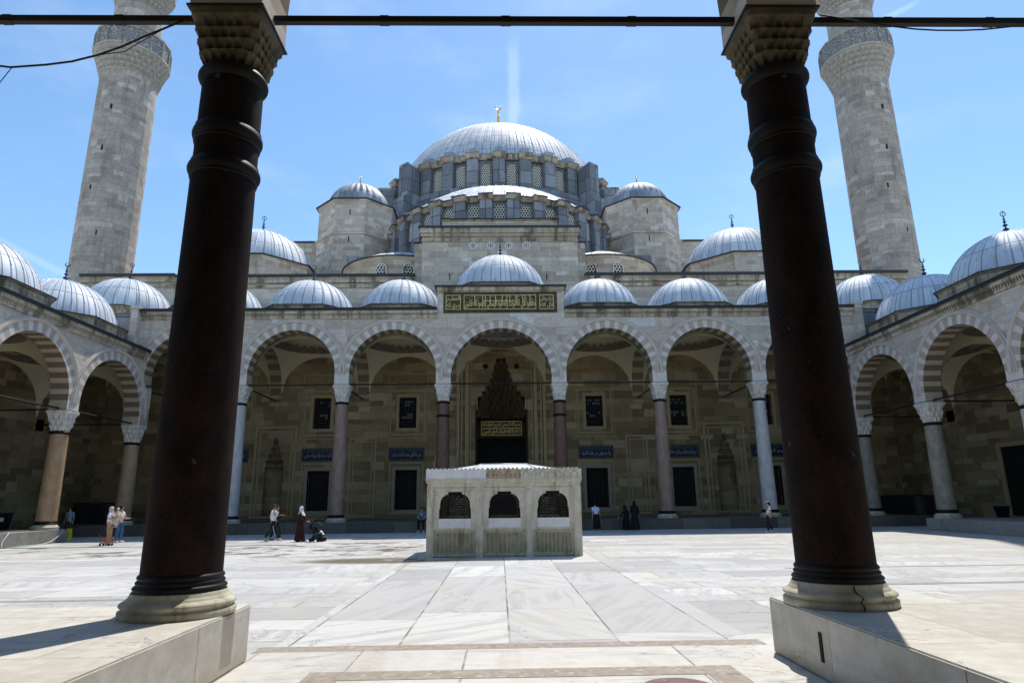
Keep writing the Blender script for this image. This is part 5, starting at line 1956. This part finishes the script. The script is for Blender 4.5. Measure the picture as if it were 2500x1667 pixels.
mb.prism([(-0.05, 0.36), (0.0, 0.28), (0.05, 0.36)], -0.016, -0.0125)
mb.prism([(-0.012, 0.40), (0.012, 0.40), (0.012, 0.44), (-0.012, 0.44)], -0.016, -0.0125)
mb.prism([(-0.07, 0.22), (0.07, 0.22), (0.07, 0.24), (-0.07, 0.24)], -0.016, -0.0125)
mb.prism([(-0.06, 0.17), (0.06, 0.17), (0.06, 0.19), (-0.06, 0.19)], -0.016, -0.0125)
for v in mb.bm.verts: v.co.y += (v.co.z - 0.62) * 0.22
mb.build('pictogram', M['black'], t, world=False)

t = thing('litter_bin', 'black bin with a white label inside the left arcade', 'bin', (-25.6, 35.0 - 0.6, ZP))
mb = MB()
mb.lathe([(0.34, 0.0), (0.42, 0.78), (0.46, 0.80), (0.46, 0.86), (0.40, 0.86)], 20, cap0=True)
mb.build('body', M['black'], t, world=False)
mb = MB()
mb.box(0.10, 0.36, -0.44, -0.40, 0.42, 0.62)
mb.build('label_plate', M['white_marble'], t, world=False)
t = thing('litter_bin', 'small black bin standing against the wall of the right arcade', 'bin', (26.0, 34.0, ZP))
mb = MB()
mb.lathe([(0.26, 0.0), (0.36, 0.52), (0.39, 0.53), (0.39, 0.57), (0.33, 0.57)], 20, cap0=True)
mb.build('body', M['black'], t, world=False)
mb = MB()
mb.lathe([(0.33, 0.50), (0.05, 0.53), (0.0, 0.53)], 20)
mb.build('lid', M['black'], t, world=False)
for x, y, w_, d_, h_, lb in ((26.6, 42.6, 1.0, 2.3, 1.15, 'large dark covered stack in the right corner of the gallery'), (-26.6, 44.2, 1.3, 1.0, 1.3, 'large dark covered stack in the left corner of the gallery')):
    t = thing('covered_stack', lb, 'covered stack', (x, y, ZP))
    mb = MB()
    n = 12
    rows = []
    for k, (z, e) in enumerate(((0.0, 0.06), (h_ * 0.5, 0.02), (h_ * 0.94, 0.0), (h_, -0.06), (h_ + 0.02, -0.3))):
        row = []
        for i in range(40):
            a = 2 * pi * i / 40
            r = 1 / (abs(cos(a)) ** 10 + abs(sin(a)) ** 10) ** 0.1
            wv = 1 + (0.02 * sin(9 * a + z) if z < h_ * 0.9 else 0)
            row.append(((w_ + e) * r * cos(a) * wv, (d_ + e) * r * sin(a) * wv, z + 0.03 * sin(5 * a) * (k > 1)))
        rows.append(row)
    V = mb.quadstrip(rows, True, True)
    mb.face(V[-1])
    mb.build('cover', M['black'], t, world=False)
    mb = MB()
    for sx in (-1, 1):
        mb.box(sx * w_ * 0.8 - 0.05, sx * w_ * 0.8 + 0.05, -d_ - 0.08, d_ + 0.08, -0.0, 0.06)
    mb.build('runner', M['iron'], t, world=False)

t = thing('wire_basket', 'low red wire trolley at the feet of the woman in tan trousers', 'trolley', (-18.05, 30.75, 0))
M['redwire'] = plain('red_painted_wire', (0.35, 0.05, 0.04), 0.5, 0.4)
mb = MB()
for z in (0.12, 0.24, 0.36):
    r = 0.26 + z * 0.12
    mb.tube([(r * cos(a), r * 0.7 * sin(a), z) for a in [2 * pi * k / 14 for k in range(14)]], 0.008, 5, True)
for k in range(14):
    a = 2 * pi * k / 14
    mb.tube([(0.27 * cos(a), 0.19 * sin(a), 0.1), (0.31 * cos(a), 0.215 * sin(a), 0.37)], 0.006, 4)
mb.build('basket', M['redwire'], t, world=False)
mb = MB()
mb.tube([(-0.3, 0, 0.36), (-0.38, 0, 0.5), (-0.38, 0.0, 0.52), (-0.30, 0.0, 0.53)], 0.012, 6)
mb.build('handle', M['redwire'], t, world=False)
for sx, sy in ((-0.2, -0.13), (0.2, -0.13), (-0.2, 0.13), (0.2, 0.13)):
    mb = MB()
    mb.lathe([(0.0, -0.015), (0.05, -0.015), (0.05, 0.015), (0.0, 0.015)], 12)
    for v in mb.bm.verts: v.co = Vector((v.co.x + sx, v.co.z + sy, v.co.y + 0.05))
    mb.build('wheel', M['black'], t, world=False)
# ------------------------------------------------------------------ people
def skin(name, V, E, R, mat, parent, sub=1):
    me = bpy.data.meshes.new('tmp')
    me.from_pydata(V, E, [])
    o = bpy.data.objects.new('tmp', me)
    COL.objects.link(o)
    o.modifiers.new('s', 'SKIN')
    sv = me.skin_vertices[0].data
    for i, r in enumerate(R):
        sv[i].radius = r if isinstance(r, (tuple, list)) else (r, r)
        sv[i].use_root = (i == 0)
    m = o.modifiers.new('b', 'SUBSURF')
    m.levels = m.render_levels = sub
    bpy.context.view_layer.update()
    nm = bpy.data.meshes.new_from_object(o.evaluated_get(bpy.context.evaluated_depsgraph_get()))
    bpy.data.objects.remove(o)
    bpy.data.meshes.remove(me)
    nm.name = name
    nm.materials.clear()
    nm.materials.append(mat)
    for p in nm.polygons: p.use_smooth = True
    q = bpy.data.objects.new(name, nm)
    COL.objects.link(q)
    q.parent = parent
    return q


CL = {}


def cloth(c, rough=0.85):
    k = tuple(round(q, 3) for q in c)
    if k not in CL: CL[k] = plain('cloth_%d' % len(CL), c, rough, 0.15, 0, 0.12, 12)
    return CL[k]


SKIN = plain('skin', (0.45, 0.27, 0.19), 0.6, 0.3, 0, 0.06)
BLK = (0.013, 0.013, 0.015)


def person(label, loc, face, H=1.70, top=(0.6, 0.6, 0.6), bottom=BLK, kind='trousers', sleeve='long', shoes=(0.6, 0.6, 0.6), hair='short', hair_col=(0.03, 0.02, 0.015),
           stride=0.0, armL=None, armR=None, lean=0.0, sit=False, group=None, headturn=0.0, extra=None):
    t = thing('person', label, 'person', loc, face, group)
    k = H / 1.75
    S = lambda p: (p[0] * k, p[1] * k, p[2] * k)
    dz = -0.85 if sit else 0.0
    L = lambda z: lean * max(0, z - 0.95)
    up = lambda x, y, z: (x + L(z), y, z + dz)
    pel, wai, che, nec, hb, hc, ht = up(0, 0, .95), up(0, 0, 1.10), up(.01, 0, 1.32), up(0, 0, 1.47), up(.015, 0, 1.545), up(.025, 0, 1.63), up(.01, 0, 1.715)
    nose = up(.125, 0, 1.615)
    V, E, R = [pel, wai, che, nec, hb, hc, ht, nose], [(0, 1), (1, 2), (2, 3), (3, 4), (4, 5), (5, 6), (5, 7)], [(.135, .105), (.12, .095), (.145, .105), (.052, .052), (.06, .065), (.088, .098), (.05, .055), (.014, .018)]
    legs = []
    for s in (-1, 1):
        f = stride * s
        if sit:
            hip, kn, an, to = (0, .10 * s, .94 + dz), (.42, .15 * s, .10), (.44, .16 * s, -0.53), (.60, .19 * s, -0.59)
        else:
            hip, kn = (0, .09 * s, .91), (.05 + f * .5 if f > 0 else .04 + f * 0.25, .095 * s, .50)
            an = (f - .02, .10 * s, .085 + (.06 * abs(f) / .3 if f < 0 else 0))
            to = (f + .15, .12 * s, .035 + (0.0 if f >= 0 else 0.01))
        i = len(V)
        V += [hip, kn, an, to]
        E += [(0, i), (i, i + 1), (i + 1, i + 2), (i + 2, i + 3)]
        R += [(.085, .085), (.058, .058), (.042, .042), (.032, .03)]
        legs.append((hip, kn, an, to))
    arms = []
    for s, A in ((-1, armR), (1, armL)):
        sh = up(0, .175 * s, 1.415)
        el, wr = (up(*A[0]), up(*A[1])) if A else (up(-.03, .235 * s, 1.14), up(.05 + 0.25 * stride * -s, .25 * s, .89))
        d = (Vector(wr) - Vector(el)).normalized()
        i = len(V)
        hand = tuple(Vector(wr) + d * .075)
        V += [sh, el, wr, hand]
        E += [(2, i), (i, i + 1), (i + 1, i + 2), (i + 2, i + 3)]
        R += [(.055, .055), (.04, .04), (.027, .024), (.036, .018)]
        side = d.cross(Vector((1, 0, 0)) if abs(d.x) < .9 else Vector((0, 0, 1))).normalized()
        for q, (of, ln) in enumerate(((-.027, .055), (-.009, .072), (.009, .068), (.026, .052))):
            V.append(tuple(Vector(hand) + side * of + d * ln))
            E.append((i + 3, len(V) - 1))
            R.append((.009, .009))
        V.append(tuple(Vector(wr) + side * -.05 + d * .06))
        E.append((i + 2, len(V) - 1))
        R.append((.011, .011))
        arms.append((sh, el, wr))
    skin('body', [S(p) for p in V], E, [(a * k, b * k) for a, b in R], SKIN, t, 1)
    # eyes
    mb = MB()
    for s in (-1, 1): mb.ball(S(up(.108, .032 * s, 1.645)), .010 * k, n=6, m=4)
    mb.build('eyes', M['dark'], t, world=False)
    # upper garment
    V, E, R = [up(0, 0, .90), wai, che, up(0, 0, 1.45)], [(0, 1), (1, 2), (2, 3)], [(.165, .13), (.15, .12), (.17, .13), (.075, .07)]
    for sh, el, wr in arms:
        i = len(V)
        if sleeve == 'long':
            V += [sh, el, tuple(Vector(el).lerp(Vector(wr), .92))]
            E += [(2, i), (i, i + 1), (i + 1, i + 2)]
            R += [(.075, .075), (.062, .062), (.045, .045)]
        else:
            V += [sh, tuple(Vector(sh).lerp(Vector(el), .75))]
            E += [(2, i), (i, i + 1)]
            R += [(.075, .075), (.066, .066)]
    skin('shirt', [S(p) for p in V], E, [(a * k, b * k) for a, b in R], cloth(top), t, 1)
    if kind == 'trousers':
        V, E, R = [up(0, 0, .98), (0, 0, .92 + dz)], [(0, 1)], [(.15, .12), (.155, .125)]
        for hip, kn, an, to in legs:
            i = len(V)
            V += [hip, kn, (an[0], an[1], an[2] + 0.02)]
            E += [(1, i), (i, i + 1), (i + 1, i + 2)]
            R += [(.105, .105), (.083, .083), (.07, .07)]
        skin('trousers', [S(p) for p in V], E, [(a * k, b * k) for a, b in R], cloth(bottom), t, 1)
    else:
        mb = MB()
        rows = []
        zs_ = [(1.42, .10, .15), (1.36, .13, .20), (1.2, .145, .19), (1.02, .15, .17), (.85, .18, .21), (.5, .21, .24), (.2, .25, .27), (.06, .27, .285)] if kind == 'robe' else [(1.04, .14, .17), (.92, .17, .20), (.5, .19, .22), (.2, .22, .24), (.14, .225, .245)]
        for z, rx, ry in zs_:
            row = []
            for i in range(28):
                a = 2 * pi * i / 28
                f = 1 + .06 * sin(7 * a + z * 2) * max(0, 1 - z)
                row.append(S((L(z) + stride * .35 * (1 - z) * 0 + rx * f * cos(a), ry * f * sin(a), z + dz)))
            rows.append(row)
        mb.quadstrip(rows, True, True)
        mb.build('robe' if kind == 'robe' else 'skirt', cloth(bottom), t, world=False)
    for hip, kn, an, to in legs:
        A, B = Vector(S(an)), Vector(S(to))
        mb = MB()
        mid = A.lerp(B, .5)
        d = B - A
        ang = atan2(d.y, d.x)
        pitch = atan2(d.z + .045 * k, hypot(d.x, d.y))
        mb.ball((0, 0, 0), .145 * k, .052 * k, .045 * k, 12, 8)
        for v in mb.bm.verts:
            v.co.z = max(v.co.z, -.03 * k)
            if v.co.x < 0: v.co.z *= 1.25
        mat = Matrix.Translation((mid.x + .01, mid.y, min(A.z, B.z) + (0.0 if abs(d.z) < .2 else 0.0))) @ Matrix.Rotation(ang, 4, 'Z') @ Matrix.Rotation(-pitch * 0.5, 4, 'Y')
        bmesh.ops.transform(mb.bm, matrix=mat, verts=mb.bm.verts[:])
        mb.build('shoe', cloth(shoes, .6), t, world=False)
    # hair and head covering
    mb = MB()
    h = Vector(S(hc))
    if hair in ('short', 'long', 'bun'):
        mb.ball((h.x - .022 * k, 0, h.z + .022 * k), .105 * k, .092 * k, .105 * k, 16, 10)
        for v in mb.bm.verts:
            if v.co.x > h.x + .045 * k and v.co.z < h.z + .05 * k: v.co.x = h.x + .045 * k
        if hair == 'long':
            mb.tube([(h.x - .06 * k, 0, h.z + .03 * k), (h.x - .10 * k, 0, h.z - .10 * k), (h.x - .12 * k, 0, h.z - .30 * k), (h.x - .12 * k, 0, h.z - .40 * k)], [.08 * k, .085 * k, .06 * k, .02 * k], 10)
        if hair == 'bun': mb.ball((h.x - .12 * k, 0, h.z + .0 * k), .05 * k)
        mb.build('hair', cloth(hair_col, .6), t, world=False)
    elif hair == 'scarf':
        mb.ball((h.x - .02 * k, 0, h.z + .015 * k), .115 * k, .105 * k, .12 * k, 18, 12)
        for v in mb.bm.verts:
            if v.co.x > h.x + .05 * k: v.co.x = h.x + .05 * k
        rows = []
        for z, rx, ry, ox in ((-.02, .108, .10, -.02), (-.10, .10, .10, -.015), (-.17, .125, .15, -.01), (-.25, .165, .205, 0.0), (-.33, .17, .19, .02)):
            rows.append([(h.x + (ox + rx * cos(a)) * k, ry * sin(a) * k, h.z + (z - .02 * max(0, cos(a))) * k) for a in [2 * pi * i / 20 for i in range(20)]])
        mb.quadstrip(rows, True, True)
        mb.build('headscarf', cloth(hair_col), t, world=False)
    if extra: extra(t, k, S, up, h)
    return t


def cap_extra(col, brim=True, crown=True):
    def f(t, k, S, up, h):
        mb = MB()
        if crown:
            mb.ball((h.x - .015 * k, 0, h.z + .055 * k), .112 * k, .10 * k, .085 * k, 16, 10)
            for v in mb.bm.verts: v.co.z = max(v.co.z, h.z + .04 * k)
        else:
            mb.lathe([(.105 * k, h.z + .03 * k), (.112 * k, h.z + .05 * k), (.108 * k, h.z + .085 * k)], 20, h.x - .012 * k, 0)
        if brim: mb.prism([(h.x + x * k, y * k) for x, y in ((.07, -.085), (.15, -.07), (.19, 0), (.15, .07), (.07, .085))], -0.008, 0.008)
        for v in mb.bm.verts[-10:] if brim else []:
            x, y, z = v.co
            v.co = Vector((x, z, h.z + .05 * k + y - (x - h.x) * .12))
        mb.build('cap', cloth(col), t, world=False)
    return f


def walker_extra(t, k, S, up, h):
    mb = MB()
    for s in (-1, 1): mb.ball(S(up(.112, .033 * s, 1.648)), .012 * k, .028 * k, .02 * k, 8, 6)
    mb.tube([S(up(.112, -.04, 1.65)), S(up(.118, 0, 1.652)), S(up(.112, .04, 1.65))], .006 * k, 5)
    mb.build('sunglasses', M['black'], t, world=False)
    mb = MB()
    mb.tube([S((.06, -.20, .90)), S((.09, -.205, .70)), S((.14, -.20, .5)), (S((.19, -.19, .28)))], .012, 5)
    mb.build('side_stripe', cloth((.6, .6, .6)), t, world=False)
    mb = MB()
    mb.box(.02, .24, -.34, -.24, .72, .95, .02)
    mb.tube([(.05, -.29, .94), (.0, -.22, 1.2), (.0, -.12, 1.45)], .01, 5)
    mb.build('bag', cloth((.03, .012, .012)), t, world=False)


def child_extra(t, k, S, up, h):
    mb = MB()      # child carried on the chest: carrier cloth
    mb.ball(S(up(.22, 0, 1.12)), .13 * k, .15 * k, .22 * k, 14, 10)
    mb.tube([S(up(.15, .12, 1.30)), S(up(0, .14, 1.45)), S(up(-.14, .10, 1.3)), S(up(-.14, .0, 1.1))], .022, 6)
    mb.build('carrier', cloth((.42, .39, .33)), t, world=False)
    mb = MB()
    mb.tube([S(up(-.05, -.16, 1.45)), S(up(-.15, -.05, 1.3)), S(up(-.15, .05, 1.1))], .025, 6)
    mb.build('strap', cloth(BLK), t, world=False)


person('woman in white blouse and dark green trousers striding right, hand at her mouth', (-11.25, 32.7, 0), 0.0, 1.73, (.70, .71, .74), (.012, .032, .026), 'trousers', 'long', (.5, .5, .5), 'bun', (.06, .035, .02),
       0.30, armL=((.10, .24, 1.16), (.14, .10, 1.42)), armR=((-.03, -.25, 1.13), (.12, -.27, .90)), extra=walker_extra)
person('person in dark clothes walking beside the woman in the white blouse', (-11.27, 33.2, 0), 0.0, 1.68, (.014, .014, .018), (.012, .012, .014), 'trousers', 'long', (.05, .05, .05), 'short', (.03, .02, .015),
       0.22, armL=((.06, .25, 1.15), (.26, .22, 1.22)), armR=((.08, -.24, 1.15), (.26, -.2, 1.24)))
person('woman in a long dark brown coat and white headscarf pushing a pushchair', (-9.62, 31.75, 0), 0.0, 1.62, (.035, .013, .010), (.035, .013, .010), 'robe', 'long', BLK, 'scarf', (.70, .68, .66),
       0.12, armL=((.10, .23, 1.14), (.36, .18, 1.00)), armR=((.10, -.23, 1.14), (.36, -.18, 1.00)))
person('woman in tan trousers and white top carrying a small child on her chest', (-18.15, 31.0, 0), 0.15, 1.72, (.74, .74, .78), (.36, .235, .125), 'trousers', 'short', (.22, .13, .06), 'scarf', (.52, .44, .42),
       0.0, armL=((.05, .23, 1.15), (.28, .12, 1.16)), armR=((.05, -.23, 1.15), (.28, -.12, 1.20)), extra=child_extra)
person('small child in a white cap carried by the woman in tan trousers', (-17.86, 31.02, 0.80), pi, 0.86, (.60, .52, .42), (.55, .5, .42), 'trousers', 'short', (.5, .5, .5), 'short', (.7, .69, .66),
       0.0, armL=((.10, .22, 1.2), (.30, .12, 1.3)), armR=((.10, -.22, 1.2), (.30, -.12, 1.3)), extra=cap_extra((.72, .71, .68), False))
person('man in blue jeans and pale shirt holding out his hands', (-18.95, 33.2, 0), -0.1, 1.76, (.66, .64, .58), (.06, .12, .22), 'trousers', 'short', (.68, .68, .68), 'short', (.02, .014, .01),
       0.06, armL=((.10, .24, 1.16), (.36, .14, 1.14)), armR=((.10, -.24, 1.16), (.38, -.12, 1.12)))
person('person in a light blue shirt standing in the shade behind the yellow sign', (-24.9, 38.6, 0), -pi / 2, 1.72, (.16, .36, .66), (.07, .06, .045), 'trousers', 'short', (.3, .3, .3), 'short', (.015, .012, .01))
person('person in olive clothes half hidden behind the base of the tan column', (-25.6, 38.3, 0), -pi / 2, 1.50, (.10, .085, .03), (.06, .05, .03), 'trousers', 'short', (.05, .05, .05), 'short', (.05, .03, .02), extra=cap_extra((.30, .10, .08)))
person('person in a dark red top inside the left arcade, at the left edge', (-27.0, 36.2 - 1.9, ZP), -pi / 2, 1.62, (.10, .016, .018), (.02, .018, .02), 'trousers', 'long', BLK, 'short', (.02, .015, .012))
person('person in a blue top and black trousers sitting on the step left of the fountain', (-4.78, 39.42, ZP), -pi / 2, 1.66, (.08, .17, .28), (.012, .012, .014), 'trousers', 'short', (.62, .66, .74), 'short', (.012, .01, .01),
       lean=0.35, sit=True, armL=((.12, .25, 1.15), (.28, .12, 1.02)), armR=((.12, -.25, 1.15), (.28, -.12, 1.02)))
person('person in pale shirt and long black skirt, seen from behind, right of the fountain', (5.42, 38.2, 0), pi / 2 + 0.2, 1.60, (.56, .63, .80), (.012, .012, .014), 'skirt', 'short', (.60, .60, .62), 'short', (.012, .01, .01),
       0.08, lean=0.30)
person('shorter of the two women in black veils standing by the pink column', (7.22, 38.7, 0), pi / 2 + 0.5, 1.42, (.010, .010, .011), (.010, .010, .011), 'robe', 'long', (.40, .40, .40), 'scarf', (.010, .010, .011),
       lean=0.12, armL=((.05, .30, 1.12), (.20, .48, .90)))
person('taller of the two women in black veils, standing by the pink column', (7.72, 38.6, 0), pi / 2, 1.66, (.010, .010, .011), (.012, .014, .018), 'robe', 'long', (.62, .62, .62), 'scarf', (.010, .010, .011))
person('woman in a white sun visor, white shirt and dark trousers walking left', (13.9, 34.4, 0), pi, 1.62, (.70, .67, .63), (.02, .026, .036), 'trousers', 'short', (.68, .68, .70), 'long', (.013, .010, .009),
       0.16, extra=cap_extra((.75, .75, .75), True, False))
person('person in black sitting on the step just right of the fountain, in deep shade', (4.05, 39.5, ZP), -pi / 2, 1.62, (.012, .011, .011), (.012, .012, .014), 'trousers', 'long', (.30, .30, .32), 'short', (.012, .01, .01), lean=0.25, sit=True)

# pushchair
t = thing('pushchair', 'black pushchair with a white cloth over its foot end', 'pushchair', (-8.80, 31.72, 0))
mb = MB()
for s in (-1, 1):
    y = s * .22
    mb.tube([(-.36, y * .9, 1.0), (-.26, y, .82), (.02, y, .42), (.30, y, .12)], .016, 6)
    mb.tube([(-.22, y, .10), (-.05, y, .40), (.1, y, .52)], .016, 6)
    mb.tube([(-.22, y, .10), (.30, y, .12)], .012, 6)
mb.tube([(-.36, -.2, 1.0), (-.40, -.18, 1.02), (-.40, .18, 1.02), (-.36, .2, 1.0)], .02, 6)
mb.build('chassis', M['black'], t, world=False)
mb = MB()
rows = []
for k in range(9):
    a = radians(200 - 24 * k)
    rows.append([(-.06 + .27 * cos(a), y, .66 + .23 * sin(a)) for y in (-.22, -.1, 0, .1, .22)])
mb.quadstrip(rows, False, True)
mb.prism([(-.30, .62), (-.10, .36), (.28, .30), (.30, .42), (.0, .52), (-.08, .66)], -.22, .22)
mb.build('seat_and_hood', cloth(BLK), t, world=False)
mb = MB()
mb.box(-.2, .24, -.19, .19, .14, .30, .03)
mb.build('shopping_tray', cloth((.04, .038, .03)), t, world=False)
mb = MB()
rows = [[(x, y + .01 * sin(x * 30), .47 + .05 * sin(6 * y + 9 * x) - max(0, x - .2) * .9 - abs(y) * .25) for y in (-.25, -.15, -.05, .05, .15, .25)] for x in (-.02, .06, .14, .22, .28, .34)]
mb.quadstrip(rows, False, True)
mb.build('blanket', cloth((.72, .73, .76)), t, world=False)
for x, y in ((-.24, -.22), (-.24, .22), (.12, -.2), (.12, .2), (.32, -.2), (.32, .2)):
    mb = MB()
    mb.lathe([(.05, -.018), (.085, -.02), (.09, 0), (.085, .02), (.05, .018), (.05, -.018)], 16)
    mb.lathe([(.0, -.012), (.05, -.012), (.05, .012), (.0, .012)], 12)
    for v in mb.bm.verts: v.co = Vector((v.co.x + x, v.co.z + y, v.co.y + .09))
    mb.build('wheel', M['black'], t, world=False)
